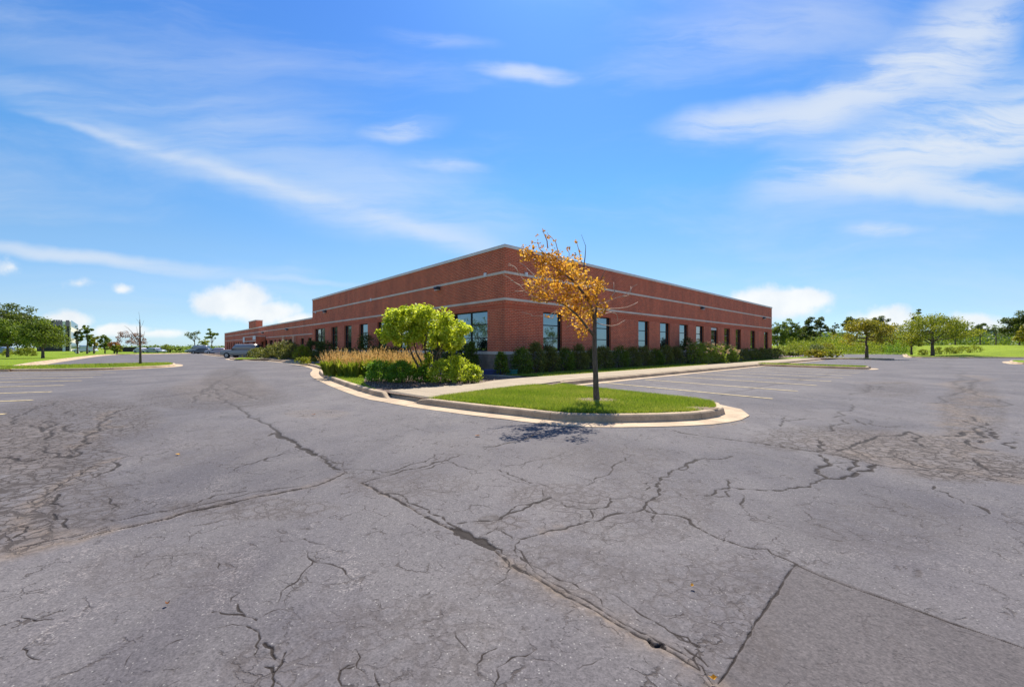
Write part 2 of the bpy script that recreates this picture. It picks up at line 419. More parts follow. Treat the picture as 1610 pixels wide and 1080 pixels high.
def mk_bark(name, c1, c2):
    m, t, bs, o = material(name)
    P = OC(t)
    n = t.noise(t.mapping(P, (0, 0, 0), (0, 0, 0), (1, 1, 0.22)), 38, 5, 0.7)
    t.put(bs.inputs['Base Color'], t.mix(t.mr(n, 0.3, 0.7), c1, c2)); t.put(bs.inputs['Roughness'], 0.9)
    bump(t, bs, n, 0.012, 0.9)
    return m
MAT['bark'] = mk_bark('bark', (0.07, 0.048, 0.034), (0.20, 0.145, 0.105))
MAT['twig'] = mk_bark('twig_bark', (0.42, 0.27, 0.19), (0.62, 0.43, 0.32))
MAT['paint'] = simple('line_paint', (0.58, 0.45, 0.22), 0.8, 0, 0.3, 9)
MAT['tyre'] = simple('tyre_rubber', (0.02, 0.02, 0.02), 0.9)
MAT['rim'] = simple('wheel_rim', (0.35, 0.35, 0.36), 0.35, 0.7)
MAT['trim'] = simple('dark_trim', (0.03, 0.03, 0.033), 0.6)
MAT['red_lens'] = simple('red_lens', (0.35, 0.01, 0.01), 0.2)
MAT['clear_lens'] = simple('clear_lens', (0.6, 0.6, 0.58), 0.15)

L_ = leaf_mat
MAT['l_gold'] = L_('leaf_gold', (0.32, 0.14, 0.02), (0.62, 0.33, 0.04), (0.78, 0.50, 0.10), 0.48)
MAT['l_rust'] = L_('leaf_rust', (0.14, 0.055, 0.02), (0.24, 0.10, 0.04), (0.34, 0.16, 0.06), 0.35)
MAT['l_lime'] = L_('leaf_lime', (0.25, 0.31, 0.015), (0.46, 0.54, 0.035), (0.68, 0.74, 0.14), 0.5)
MAT['l_spirea'] = L_('leaf_spirea', (0.25, 0.32, 0.015), (0.46, 0.54, 0.035), (0.66, 0.72, 0.13), 0.45)
MAT['l_box'] = L_('leaf_boxwood', (0.07, 0.15, 0.016), (0.16, 0.32, 0.025), (0.32, 0.50, 0.05), 0.4)
MAT['l_hedge'] = L_('leaf_hedge', (0.10, 0.11, 0.025), (0.17, 0.185, 0.035), (0.30, 0.29, 0.07), 0.35)
MAT['l_hydra'] = L_('leaf_hydrangea', (0.14, 0.21, 0.02), (0.27, 0.36, 0.04), (0.42, 0.50, 0.10), 0.4)
MAT['l_flower'] = L_('hydrangea_bloom', (0.42, 0.22, 0.14), (0.60, 0.42, 0.26), (0.62, 0.55, 0.35), 0.3)
MAT['l_olive'] = L_('leaf_olive', (0.16, 0.17, 0.018), (0.28, 0.27, 0.03), (0.46, 0.38, 0.05), 0.42)
MAT['l_green'] = L_('leaf_green', (0.07, 0.115, 0.014), (0.14, 0.20, 0.02), (0.24, 0.31, 0.045), 0.4)
MAT['l_light'] = L_('leaf_light_green', (0.13, 0.17, 0.014), (0.23, 0.27, 0.022), (0.36, 0.37, 0.045), 0.42)
MAT['l_dark'] = L_('leaf_dark', (0.055, 0.075, 0.016), (0.095, 0.130, 0.024), (0.17, 0.21, 0.045), 0.4)
MAT['l_grey'] = L_('leaf_grey_green', (0.075, 0.10, 0.035), (0.13, 0.165, 0.055), (0.21, 0.25, 0.09), 0.3)
MAT['l_yellow'] = L_('leaf_yellow_green', (0.15, 0.19, 0.012), (0.28, 0.32, 0.018), (0.42, 0.42, 0.04), 0.38)
MAT['l_reed'] = L_('reed_blade', (0.17, 0.25, 0.02), (0.30, 0.40, 0.035), (0.48, 0.50, 0.10), 0.45)
MAT['l_plume'] = L_('reed_plume', (0.46, 0.25, 0.09), (0.68, 0.42, 0.17), (0.80, 0.58, 0.30), 0.35)
MAT['l_brush'] = L_('leaf_brush', (0.14, 0.20, 0.014), (0.27, 0.34, 0.02), (0.42, 0.46, 0.07), 0.4)

# ------------------------------------------------------------------ foliage
def leaf_cloud(name, C, size, mat, rng, parent=None, up=0.25, smin=0.6, tone=None, aspect=0.62):
    """C: (n,3) leaf centres; every leaf is a small folded diamond"""
    n = len(C)
    d = rng.normal(size=(n, 3)); d /= np.linalg.norm(d, axis=1)[:, None]
    q = rng.normal(size=(n, 3)); q[:, 2] += up * 3
    q -= d * (q * d).sum(1)[:, None]; q /= np.linalg.norm(q, axis=1)[:, None]
    s = size * rng.uniform(smin, 1.35, n)[:, None]
    w = np.cross(d, q)
    V = np.empty((n, 4, 3))
    V[:, 0] = C - d * s * 0.5; V[:, 2] = C + d * s * 0.5
    V[:, 1] = C + w * s * aspect * 0.5 + q * s * 0.10; V[:, 3] = C - w * s * aspect * 0.5 + q * s * 0.10
    me = bpy.data.meshes.new(name)
    me.vertices.add(4 * n); me.vertices.foreach_set('co', V.reshape(-1).astype(np.float32))
    me.loops.add(4 * n); me.loops.foreach_set('vertex_index', np.arange(4 * n, dtype=np.int32))
    me.polygons.add(n); me.polygons.foreach_set('loop_start', np.arange(0, 4 * n, 4, dtype=np.int32))
    me.polygons.foreach_set('loop_total', np.full(n, 4, dtype=np.int32))
    if tone is None: tone = rng.uniform(0, 1, n)
    at = me.attributes.new('tone', 'FLOAT', 'POINT')
    at.data.foreach_set('value', np.repeat(np.clip(tone, 0, 1), 4).astype(np.float32))
    me.materials.append(mat); me.update(calc_edges=True)
    if parent is False: return me
    return link(name, me, parent)
def clumps(rng, n, k, rx, ry, rz, cz, cr, shell=0.55, bottom=-1.0, shape=1.0, lobes=0.25):
    """leaf centres: k clumps spread through an ellipsoid, n leaves in all"""
    u = rng.normal(size=(k, 3)); u /= np.linalg.norm(u, axis=1)[:, None]
    u[:, 2] = np.where(u[:, 2] < bottom, -u[:, 2] * 0.5, u[:, 2])
    r = rng.uniform(shell ** 3, 1, k) ** (1 / 3)
    r *= 1 + lobes * rng.normal(size=k) * 0.6
    c = u * r[:, None] * np.array([rx, ry, rz])
    if shape != 1.0:
        f = np.clip(1 - (c[:, 2] / rz) * (1 - shape) * 0.5, 0.2, 2); c[:, 0] *= f; c[:, 1] *= f
    c[:, 2] += cz
    rad = cr * rng.uniform(0.55, 1.35, k)
    pk = rad ** 2; pk /= pk.sum()
    idx = rng.choice(k, n, p=pk)
    o = rng.normal(size=(n, 3)); o /= np.linalg.norm(o, axis=1)[:, None]
    o *= (rng.uniform(0, 1, n) ** 0.45)[:, None] * rad[idx][:, None]
    o[:, 2] *= 0.72
    tone = np.clip(rng.normal(0.45, 0.2, n) + rng.normal(0, 0.16, k)[idx], 0, 1)
    return c[idx] + o, tone, c
def limb(mb, a, b, r0, r1, rng, n=5, wob=0.06, seg=6, sag=0.0):
    a, b = Vector(a), Vector(b); L = (b - a).length; pts, rad = [], []
    for i in range(n + 1):
        t = i / n; p = a.lerp(b, t)
        if 0 < i < n: p += Vector(rng.normal(size=3)) * L * wob * 0.5
        p.z += sag * L * math.sin(math.pi * t)
        pts.append(p); rad.append(r0 + (r1 - r0) * t)
    mb.tube(pts, rad, seg); return pts
def tree(name, label, cat, loc, H, W, bottom, mat, rng, n=3000, k=60, leaf=0.3, tr=0.12, group=None, shell=0.5, cr=None, shape=1.0, bark='bark', lobes=0.3, depth=None, cx=0.0):
    root = empty(name, (loc[0], loc[1], loc[2]), 0, label, cat, group)
    rx = W / 2 * 0.86; ry = (depth or W) / 2 * 0.86; rz = (H - bottom) / 2 * 0.9; cz = bottom + (H - bottom) / 2
    cr = cr or W * 0.13
    C, tone, cc = clumps(rng, n, k, rx, ry, rz, cz, cr, shell, -0.8, shape, lobes)
    C[:, 0] += cx; cc = cc.copy(); cc[:, 0] += cx
    leaf_cloud('crown', C, leaf, mat, rng, root, tone=tone)
    mb = MB()
    top = Vector((cx * 0.6, 0, cz + rz * 0.35)); fork = Vector((0, 0, bottom * 0.9 + 0.05 * H))
    limb(mb, (0, 0, -0.15), fork, tr * 1.15, tr * 0.8, rng, 4, 0.02, 8)
    limb(mb, fork, top, tr * 0.75, tr * 0.15, rng, 4, 0.05, 6)
    for j in rng.choice(len(cc), min(len(cc), 14), replace=False):
        s = fork.lerp(top, rng.uniform(0, 0.7))
        limb(mb, s, cc[j], tr * 0.38, tr * 0.08, rng, 3, 0.1, 5, -0.04)
    mb.build('trunk', MAT[bark], root, True)
    return root
def shrub(name, label, loc, W, H, mat, rng, n=1500, leaf=0.09, group=None, depth=None, k=40, cr=None, shape=1.0, up=0.25, cat='shrub', shell=0.7, lobes=0.12, stems=6):
    root = empty(name, loc, 0, label, cat, group)
    D = depth or W; cr = cr or min(W, H) * 0.17
    kk = int(k * 2.2); zz = rng.uniform(0, 1, kk) ** 0.85; pw_ = 2.5 if shape == 1.0 else 1.7
    prof = np.maximum(0.05, 1 - zz ** pw_) ** 0.5 * (0.86 + 0.14 * np.minimum(zz * 4, 1))
    a_ = rng.uniform(0, 6.283, kk); q_ = np.sqrt(rng.uniform(shell * 0.6, 1, kk)) * (1 + lobes * rng.normal(size=kk))
    cc = np.stack([np.cos(a_) * q_ * prof * max(W / 2 - cr * .6, .05), np.sin(a_) * q_ * prof * max(D / 2 - cr * .6, .05), 0.04 + zz * (H - cr * 0.75)], 1)
    rad_ = cr * rng.uniform(0.6, 1.3, kk); pk_ = rad_ ** 2; idx_ = rng.choice(kk, n, p=pk_ / pk_.sum())
    o_ = rng.normal(size=(n, 3)); o_ /= np.linalg.norm(o_, axis=1)[:, None]; C = cc[idx_] + o_ * (rng.uniform(0, 1, n) ** 0.5)[:, None] * rad_[idx_][:, None]
    tone = np.clip(rng.normal(0.45, 0.2, n) + rng.normal(0, 0.15, kk)[idx_], 0, 1); C[:, 2] = np.abs(C[:, 2] - 0.02) + 0.02
    leaf_cloud('foliage', C, leaf, mat, rng, root, up, tone=tone)
    mb = MB()
    for i in range(stems):
        a = rng.uniform(0, 6.28); q = rng.uniform(0.2, 0.75)
        limb(mb, (0.05 * math.cos(a), 0.05 * math.sin(a), -0.05), (W / 2 * q * math.cos(a), D / 2 * q * math.sin(a), H * rng.uniform(0.6, 0.85)), 0.018, 0.006, rng, 3, 0.08, 4)
    mb.build('stem', MAT['bark'], root)
    return root
def in_poly(x, y, poly):
    c = np.zeros(len(x), bool); n = len(poly)
    for i in range(n):
        x0, y0 = poly[i]; x1, y1 = poly[(i + 1) % n]
        if y0 == y1: continue
        k = ((y0 > y) != (y1 > y)) & (x < (x1 - x0) * (y - y0) / (y1 - y0) + x0)
        c ^= k
    return c
def blades(name, poly, n, h, z, mat, rng, parent=None, hw=0.006, label=None, holes=()):
    P = np.array(poly); lo, hi = P.min(0), P.max(0)
    pts = rng.uniform(lo, hi, (int(n * 2.6), 2)); pts = pts[in_poly(pts[:, 0], pts[:, 1], poly)][:n]
    for (hx, hy, hr) in holes:
        dd = np.hypot(pts[:, 0] - hx, (pts[:, 1] - hy)); keep = (dd > hr * rng.uniform(0.75, 1.2, len(pts))) | (rng.uniform(size=len(pts)) < 0.10)
        pts = pts[keep]
    n = len(pts); a = rng.uniform(0, 6.28, n); hh = h * rng.uniform(0.5, 1.3, n)
    lean = rng.normal(0, 0.45, (n, 2)) * hh[:, None]
    V = np.zeros((n, 3, 3)); w = hw * rng.uniform(0.7, 1.4, n)
    V[:, 0, 0] = pts[:, 0] - np.cos(a) * w; V[:, 0, 1] = pts[:, 1] - np.sin(a) * w
    V[:, 1, 0] = pts[:, 0] + np.cos(a) * w; V[:, 1, 1] = pts[:, 1] + np.sin(a) * w
    V[:, 2, :2] = pts + lean; V[:, 2, 2] = hh; V[:, :, 2] += z
    me = bpy.data.meshes.new(name)
    me.vertices.add(3 * n); me.vertices.foreach_set('co', V.reshape(-1).astype(np.float32))
    me.loops.add(3 * n); me.loops.foreach_set('vertex_index', np.arange(3 * n, dtype=np.int32))
    me.polygons.add(n); me.polygons.foreach_set('loop_start', np.arange(0, 3 * n, 3, dtype=np.int32)); me.polygons.foreach_set('loop_total', np.full(n, 3, dtype=np.int32))
    at = me.attributes.new('tone', 'FLOAT', 'POINT')
    big = 0.5 + 0.25 * np.sin(pts[:, 0] * 1.7 + 1.3 * np.sin(pts[:, 1] * 1.3)) * np.cos(pts[:, 1] * 2.1)
    at.data.foreach_set('value', np.repeat(np.clip(big * 0.6 + rng.uniform(0, 0.5, n), 0, 1), 3).astype(np.float32))
    me.materials.append(mat); me.update(calc_edges=True)
    o = link(name, me, parent)
    return tag(o, label, 'grass', None, 'stuff')
rng = np.random.default_rng(11)
# ------------------------------------------------------------------ site axes (building corner C, two facades)
C0 = Vector((-0.347, 19.5)); dR = Vector((0.734, 0.679)); dL = Vector((-0.679, 0.734))
def RB(u, v): p = C0 + dR * u - dL * v; return (p.x, p.y)       # along the right facade, v out of it
def LB(t, w): p = C0 + dL * t - dR * w; return (p.x, p.y)       # along the left facade, w out of it
RZ_R = math.atan2(dR.y, dR.x); RZ_L = math.atan2(dL.y, dL.x)

# ------------------------------------------------------------------ terrain
mb = MB(); mb.poly([(-4000, -600), (4000, -600), (4000, 5000), (-4000, 5000)], -0.07)
tag(mb.build('terrain', MAT['meadow']), kind='structure')

# ------------------------------------------------------------------ asphalt: one sheet, finely divided where the cracks run
def build_asphalt():
    xs = np.concatenate([np.arange(-900, -190, 8.0), np.arange(-190, 1801, 1.6), np.arange(1801, 2500, 8.0)]); ys = np.concatenate([np.arange(1230, 800, -1.25), np.arange(800, 572, -0.85), np.arange(572, 562.4, -1.6)])
    nx, ny = len(xs), len(ys)
    Yd = HC * FPX / (ys - HY)
    X = ((xs - CX) / FPX)[None, :] * Yd[:, None]; Y = np.repeat(Yd[:, None], nx, 1)
    crack = np.zeros((ny, nx)); dirt = np.zeros((ny, nx)); pale = np.zeros((ny, nx)); sink = np.zeros((ny, nx))
    rs = np.random.default_rng(5)
    def jag(P, amp, it=3):
        P = [np.array(p, float) for p in P]
        for k in range(it):
            Q = [P[0]]
            for a, b in zip(P[:-1], P[1:]):
                d = b - a; L = np.linalg.norm(d)
                if L < 0.05: Q.append(b); continue
                m = (a + b) / 2 + np.array([-d[1], d[0]]) * rs.normal() * amp * min(1.0, 7.0 / max(a[1], 1.0))
                Q += [m, b]
            P = Q
        return P
    def region(lo, hi, pad):
        # rows / columns whose ground spot can lie in the box lo..hi
        y0, y1 = max(lo[1] - pad, 1.0), hi[1] + pad
        r = np.where((Yd >= y0) & (Yd <= y1))[0]
        if len(r) == 0: return None
        cs = []
        for yy in (y0, y1):
            for xx in (lo[0] - pad, hi[0] + pad): cs.append(CX + xx / yy * FPX)
        c = np.where((xs >= min(cs) - 2) & (xs <= max(cs) + 2))[0]
        if len(c) == 0: return None
        return slice(r[0], r[-1] + 1), slice(c[0], c[-1] + 1)
    def line(pts, w, field='c', inten=1.0, amp=0.10, it=3, soft=0.4, depth=1.0, world=False, side=0.0):
        P = [G(*p) for p in pts] if not world else pts
        if field == 'c' and not world: w = w * 1.35 + 0.002
        P = jag(P, amp, it); n = len(P) - 1
        wj = w * np.clip(1 + 0.45 * rs.normal(size=n + 1), 0.35, 2.0)
        if field == 'c': wj = wj * np.clip(np.minimum(np.arange(n + 1), n - np.arange(n + 1)) / max(n, 1) * 4.0, 0.85 if w > 0.0138 else (0.55 if w > 0.0125 else 0.25), 1)
        for i in range(n):
            a, b = P[i], P[i + 1]; ww = max(wj[i], wj[i + 1]); pad = ww * 3 + 0.03
            sl = region(np.minimum(a, b), np.maximum(a, b), pad)
            if sl is None: continue
            x, y = X[sl], Y[sl]; d = b - a; L2 = d @ d + 1e-12
            t = np.clip(((x - a[0]) * d[0] + (y - a[1]) * d[1]) / L2, 0, 1)
            tu = ((x - a[0]) * d[0] + (y - a[1]) * d[1]) / L2; over = np.abs(tu - t) * math.sqrt(L2)
            dp = np.abs((x - a[0]) * d[1] - (y - a[1]) * d[0]) / math.sqrt(L2)
            cell = y / FPX * 1.5; cy = y * y / (HC * FPX) * 1.2
            wi = wj[i] * (1 - t) + wj[i + 1] * t
            if field == 'c': wi = np.where(y > 6.5, np.minimum(wi, 0.026), wi)
            if w < 0.05: wi = wi * np.clip(y / 4.5, 0.22, 1) 
            hw = wi * 0.5
            Ls = math.sqrt(L2); nx_, ny_ = abs(d[1]) / Ls, abs(d[0]) / Ls
            near = np.hypot(nx_ * cell, ny_ * cy) * 0.55; tang = np.hypot(ny_ * cell, nx_ * cy) * 0.55
            he = np.maximum(hw, near); ds = np.hypot(dp, over * he / np.maximum(hw, tang))
            sp_ = near / 0.55
            k = np.clip(1 - np.maximum(ds - np.maximum(hw - sp_ * 0.35, 0), 0) / (sp_ * 0.95 + hw * 0.15), 0, 1) * np.clip(hw / he, 0.20, 1) ** 0.5 * np.clip(14.0 / y, 0.45, 1) ** 0.7 * inten
            if field != 'c': k = np.clip(1.25 - ds / (he * 1.7), 0, 1) * inten; k = k * np.clip(1 - ds / (he * 2.1), 0, 1) ** 0.3
            F = {'c': crack, 'd': dirt, 'p': pale}[field]
            F[sl] = np.maximum(F[sl], k)
            if field == 'c' and depth: sink[sl] = np.maximum(sink[sl], k * depth * min(1.0, w / 0.032) ** 1.5)
    Z2 = lambda L: [(540 + x / 2.455, 640 + y / 2.455) for x, y in L]
    Z7 = lambda L: [(x / 2.981, 560 + y / 2.981) for x, y in L]
    Z1 = lambda L: [(1070 + x / 2.981, 560 + y / 2.981) for x, y in L]
    Z4 = lambda L: [(x / 2.875, 780 + y / 2.875) for x, y in L]
    Z3 = lambda L: [(1000 + x / 2.639, 780 + y / 2.639) for x, y in L]
    # the long joint running to the lower right: dirt filled trough with broken edges
    main = Z2([(70, 290), (130, 320), (200, 350), (270, 390), (330, 425), (400, 460), (450, 485), (520, 520), (580, 545), (620, 578), (650, 605), (720, 640), (800, 690), (880, 735), (960, 775), (1040, 825), (1120, 870), (1200, 910), (1280, 950), (1375, 1010)]) + [(1121, 1071)]
    line(main[:10], 0.03, 'd', 0.85, 0.03); line(main[9:], 0.055, 'd', 1.0, 0.02); line(main[9:], 0.10, 'd', 0.45, 0.03)
    line(main[:12], 0.014, amp=0.06); line([(x + 1, y - 2) for x, y in main[10:-1]], 0.010, amp=0.04, inten=0.9)
    up = [(x + 4, y - 7) for x, y in main[11:-1]] + [(1121, 1071)]
    line(up, 0.008, amp=0.05)
    line([(x - 5, y + 4) for x, y in main[13:19]], 0.02, 'p', 0.9, 0.03)
    line(Z2([(415, 462), (450, 480), (520, 515), (575, 540)]), 0.035, inten=1.0, amp=0.06)
    line(Z2([(430, 465), (480, 490), (540, 520), (575, 538)]), 0.05, inten=0.9, amp=0.1)
    line(Z2([(1180, 890), (1225, 910), (1240, 920)]), 0.025, amp=0.2)
    line(Z2([(130, 320), (230, 340), (290, 380), (340, 410), (400, 440), (440, 460), (480, 485), (560, 520), (610, 545), (680, 570), (740, 610), (800, 640), (880, 670), (960, 715)]), 0.009)
    line(Z2([(960, 700), (1040, 715), (1120, 770), (1200, 820), (1280, 870), (1375, 920)]) + Z3([(150, 560), (230, 600), (330, 645), (405, 668)]), 0.008)
    line(Z2([(960, 715), (1000, 760), (1050, 790)]), 0.006)
    line(Z3([(200, 620), (260, 660), (300, 700)]), 0.009)
    W1, W2, W3 = 0.013, 0.008, 0.005
    for L, w in [
        ([(0, 235), (110, 240), (150, 250), (210, 240), (280, 215), (330, 198), (360, 187)], W2), ([(110, 240), (140, 262)], W2),
        ([(70, 290), (120, 275), (170, 262), (240, 240), (320, 225), (390, 205), (450, 182)], W1), ([(240, 240), (300, 240), (390, 215)], W2),
        ([(390, 205), (440, 225), (520, 245)], W2), ([(390, 215), (350, 180), (470, 180)], W3),
        ([(540, 240), (600, 240), (660, 265), (720, 290), (780, 300), (830, 318)], W2), ([(590, 250), (640, 275), (700, 290), (750, 300)], W3),
        ([(535, 153), (620, 140), (700, 125), (760, 100)], W1), ([(540, 150), (600, 160)], W3),
        ([(600, 240), (680, 222), (740, 205), (800, 195), (850, 165)], W3), ([(935, 300), (975, 270), (1040, 240), (1090, 205), (1110, 185)], W2),
        ([(440, 445), (520, 435), (595, 432), (640, 405), (700, 385), (760, 360), (800, 345)], W1), ([(600, 430), (650, 390), (720, 370), (790, 345)], W2),
        ([(600, 435), (590, 465), (640, 490), (680, 510), (665, 540), (670, 570)], W2), ([(590, 465), (560, 480), (520, 500)], W2),
        ([(680, 505), (740, 490), (790, 470), (840, 465), (900, 450), (960, 435), (1000, 428), (1060, 405), (1130, 400), (1160, 390), (1200, 345), (1220, 310), (1215, 285), (1260, 265), (1280, 240), (1320, 225), (1375, 200)], W1),
        ([(1215, 285), (1170, 290), (1150, 320)], W2), ([(800, 345), (860, 380), (930, 390), (1000, 385), (1030, 350), (1100, 345), (1160, 352)], W2),
        ([(830, 350), (900, 362), (1020, 355)], W3), ([(950, 390), (960, 425)], W2), ([(1000, 385), (1010, 420), (1060, 405)], W3), ([(780, 360), (830, 375), (930, 385)], W3),
        ([(1160, 390), (1200, 405), (1290, 415), (1335, 430), (1350, 450), (1375, 465)], W1), ([(1170, 370), (1210, 405), (1190, 440)], W2),
        ([(600, 565), (640, 590), (660, 620)], W2), ([(650, 605), (630, 640), (570, 690)], W3), ([(640, 600), (700, 620), (720, 640)], W2), ([(665, 540), (710, 590), (735, 620)], W2),
        ([(330, 318), (400, 325), (480, 322)], W3), ([(480, 375), (540, 375), (580, 390)], W3), ([(765, 310), (770, 340), (800, 345)], W3),
        ([(50, 930), (50, 1000), (90, 1025)], W2), ([(0, 1005), (50, 990)], W2), ([(430, 860), (450, 900), (490, 950)], W3), ([(580, 1080), (600, 1035), (590, 1000), (650, 960), (740, 930)], W2),
        ([(520, 1030), (515, 985), (535, 950), (590, 925)], W2), ([(1155, 950), (1200, 1000), (1260, 1050), (1330, 1080)], W3), ([(330, 800), (400, 790)], W3), ([(120, 1020), (140, 1070)], W2),
        ([(1375, 930), (1350, 960), (1375, 1000)], W2), ([(900, 1010), (960, 985), (1010, 960)], W3)]:
        line(Z2(L), w)
    line(Z2([(770, 475), (830, 463)]), 0.06, 'd', 0.7)
    # left half
    line(Z7([(1065, 215), (1110, 235), (1170, 275), (1230, 310), (1300, 350), (1360, 390), (1420, 430), (1475, 460)]), 0.035, amp=0.05)
    line(Z7([(1475, 460), (1510, 465), (1530, 495), (1560, 515), (1600, 530)]), 0.018); line(Z7([(1510, 465), (1560, 460), (1610, 455)]), W2); line(Z7([(1540, 480), (1610, 505)]), W2)
    line(Z7([(1260, 370), (1290, 355)]), 0.02)
    line(Z7([(1065, 215), (1000, 222), (930, 225), (860, 225), (780, 228), (700, 235), (620, 240), (540, 255), (490, 300), (460, 325), (400, 380), (365, 420), (340, 470)]), 0.02, amp=0.08)
    line(Z7([(1060, 205), (960, 210), (880, 214), (760, 216), (660, 230), (520, 240), (450, 240), (340, 240)]), 0.012, amp=0.12)
    lng = Z7([(1610, 545), (1540, 580), (1490, 600), (1400, 620), (1300, 640), (1200, 655), (1100, 680), (960, 710), (880, 725), (790, 755), (700, 775), (600, 795), (500, 815), (370, 850), (250, 870), (120, 900), (0, 930), (-120, 960)])
    line(lng[:14], 0.016, amp=0.04); line(lng[6:12], 0.03, amp=0.06); line(lng[:14], 0.07, 'd', 0.5, 0.04); line(lng[12:], 0.12, 'd', 1.0, 0.03)
    line([(x + 10, y - 7) for x, y in lng[12:]], 0.12, 'd', 0.8, 0.05); line([(x, y - 6) for x, y in lng[12:]], 0.009)
    line(Z7([(1150, 630), (1000, 652), (900, 692), (800, 718), (650, 742), (560, 765), (480, 760)]), 0.012); line(Z7([(1320, 615), (1250, 625), (1150, 645), (1060, 670), (960, 690), (870, 715)]), 0.009)
    line(Z7([(1420, 605), (1330, 615), (1200, 645)]), 0.008); line(Z7([(1200, 660), (1060, 695), (940, 722)]), 0.009)
    line(Z7([(1410, 628), (1300, 648), (1200, 662)]), 0.03, 'p', 0.5, 0.02)
    line(Z7([(370, 852), (500, 822), (620, 798), (740, 770), (860, 745)]), 0.030, 'p', 1.6, 0.015)
    line(Z7([(540, 480), (450, 510), (380, 545), (290, 590), (210, 640), (160, 690), (110, 740), (90, 780), (110, 800), (200, 820), (330, 835)]), 0.085, 'd', 0.9, 0.05)
    line(Z7([(470, 500), (380, 545), (290, 590), (190, 655), (165, 690)]), 0.008)
    line(Z7([(540, 255), (470, 320), (400, 360), (360, 420)]), 0.16, 'd', 0.8, 0.12)
    for L, w in [([(850, 435), (760, 455), (690, 462), (600, 468), (520, 490)], W2), ([(520, 490), (550, 500), (555, 510), (520, 535), (440, 565), (400, 575)], W1), ([(600, 465), (500, 445), (400, 432)], W2),
        ([(1420, 435), (1340, 450), (1250, 475), (1200, 495), (1120, 515), (1070, 545)], W2), ([(1255, 470), (1290, 490)], W2),
        ([(1110, 40), (1105, 75), (1060, 100), (1010, 125), (995, 150), (1040, 185), (1065, 215)], 0.05), ([(1000, 140), (940, 170), (900, 215)], 0.03), ([(1060, 130), (1150, 180), (1200, 200)], 0.03), ([(960, 150), (980, 190)], 0.03),
        ([(270, 640), (265, 665), (295, 700)], W1), ([(245, 735), (265, 760), (310, 765), (320, 800)], W1), ([(470, 655), (520, 690), (520, 720)], W2),
        ([(30, 860), (90, 830), (90, 790)], W1), ([(110, 270), (150, 245), (250, 215)], 0.03), ([(140, 320), (200, 350), (260, 290), (340, 250)], 0.03),
        ([(0, 470), (60, 490), (150, 485), (210, 470)], 0.02), ([(0, 330), (60, 300), (120, 270)], 0.03), ([(200, 420), (270, 450), (320, 475), (360, 430)], 0.016), ([(230, 390), (250, 340), (240, 300)], 0.02), ([(340, 350), (330, 320)], 0.03),
        ([(500, 330), (560, 350), (640, 325)], 0.01)]:
        line(Z7(L), w)
    # right half
    line(Z1([(-30, 345), (0, 355), (100, 370), (220, 385), (350, 402), (470, 420), (570, 435), (640, 445), (760, 465), (830, 488)]), 0.022, amp=0.02)
    line(Z1([(770, 470), (900, 500), (1000, 520), (1200, 535), (1400, 560), (1620, 597), (1720, 612)]), 0.014, amp=0.03); line(Z1([(1100, 528), (1300, 555), (1480, 580), (1620, 600)]), 0.03, 'p', 0.3, 0.03)
    for L, w in [([(655, 460), (690, 495), (635, 525), (635, 545), (690, 570), (740, 572), (800, 560), (825, 545), (830, 510), (820, 490)], 0.022),
        ([(690, 570), (640, 590), (610, 605), (540, 615), (460, 628), (330, 622), (230, 610), (170, 622), (110, 650)], 0.014), ([(640, 525), (710, 503), (780, 495), (830, 498)], W2), ([(710, 505), (770, 530), (825, 545)], W3),
        ([(230, 610), (225, 585), (210, 575)], W2), ([(220, 620), (230, 655), (120, 655)], W2), ([(285, 640), (295, 710)], W2), ([(0, 530), (60, 490), (110, 475), (180, 480), (240, 465)], 0.014), ([(830, 535), (890, 530), (915, 505)], 0.03),
        ([(350, 182), (430, 182), (600, 190), (800, 200), (1000, 210), (1200, 220), (1300, 215)], 0.045), ([(190, 185), (300, 160), (420, 135), (560, 105), (700, 80), (760, 70)], 0.05),
        ([(1255, 0), (1260, 40), (1310, 85), (1350, 125), (1400, 185), (1410, 240)], 0.06), ([(1300, 95), (1290, 130), (1310, 170), (1240, 215)], 0.05), ([(1370, 280), (1440, 320), (1400, 350), (1410, 400)], 0.03), ([(1470, 350), (1490, 385)], 0.04),
        ([(1190, 605), (1260, 650), (1330, 685), (1420, 705), (1445, 725)], 0.010), ([(1400, 700), (1450, 735)], 0.012),
        ([(485, 285), (500, 300), (560, 295), (640, 290)], 0.025), ([(800, 225), (800, 250), (770, 275), (720, 285)], 0.025), ([(690, 350), (720, 320)], 0.03), ([(740, 320), (760, 295)], 0.04), ([(820, 295), (870, 320)], 0.03), ([(890, 300), (900, 320), (960, 330), (1030, 325)], 0.02),
        ([(740, 440), (800, 420), (840, 400), (900, 385), (1000, 370), (1070, 350), (1110, 380), (1140, 420)], 0.02), ([(220, 270), (400, 270), (560, 290)], 0.015), ([(640, 445), (650, 420), (640, 390)], 0.02), ([(470, 325), (480, 300)], 0.02),
        ([(1000, 465), (1080, 495), (1150, 520), (1250, 520)], 0.014), ([(1370, 480), (1430, 520), (1500, 545), (1560, 560)], 0.016), ([(860, 125), (1000, 128), (1060, 122)], 0.08), ([(800, 180), (860, 155), (880, 165), (870, 130)], 0.05), ([(900, 150), (950, 155), (940, 140)], 0.07), ([(780, 130), (820, 140)], 0.05),
        ([(1240, 370), (1290, 370), (1320, 360), (1330, 300)], 0.03), ([(1320, 380), (1400, 430), (1480, 440)], 0.02), ([(1560, 430), (1570, 400)], 0.02)]:
        line(Z1(L), w)
    line(Z1([(0, 745), (40, 760), (50, 785), (120, 820), (180, 850), (260, 875), (330, 895), (410, 900), (480, 940), (545, 970)]), 0.011)
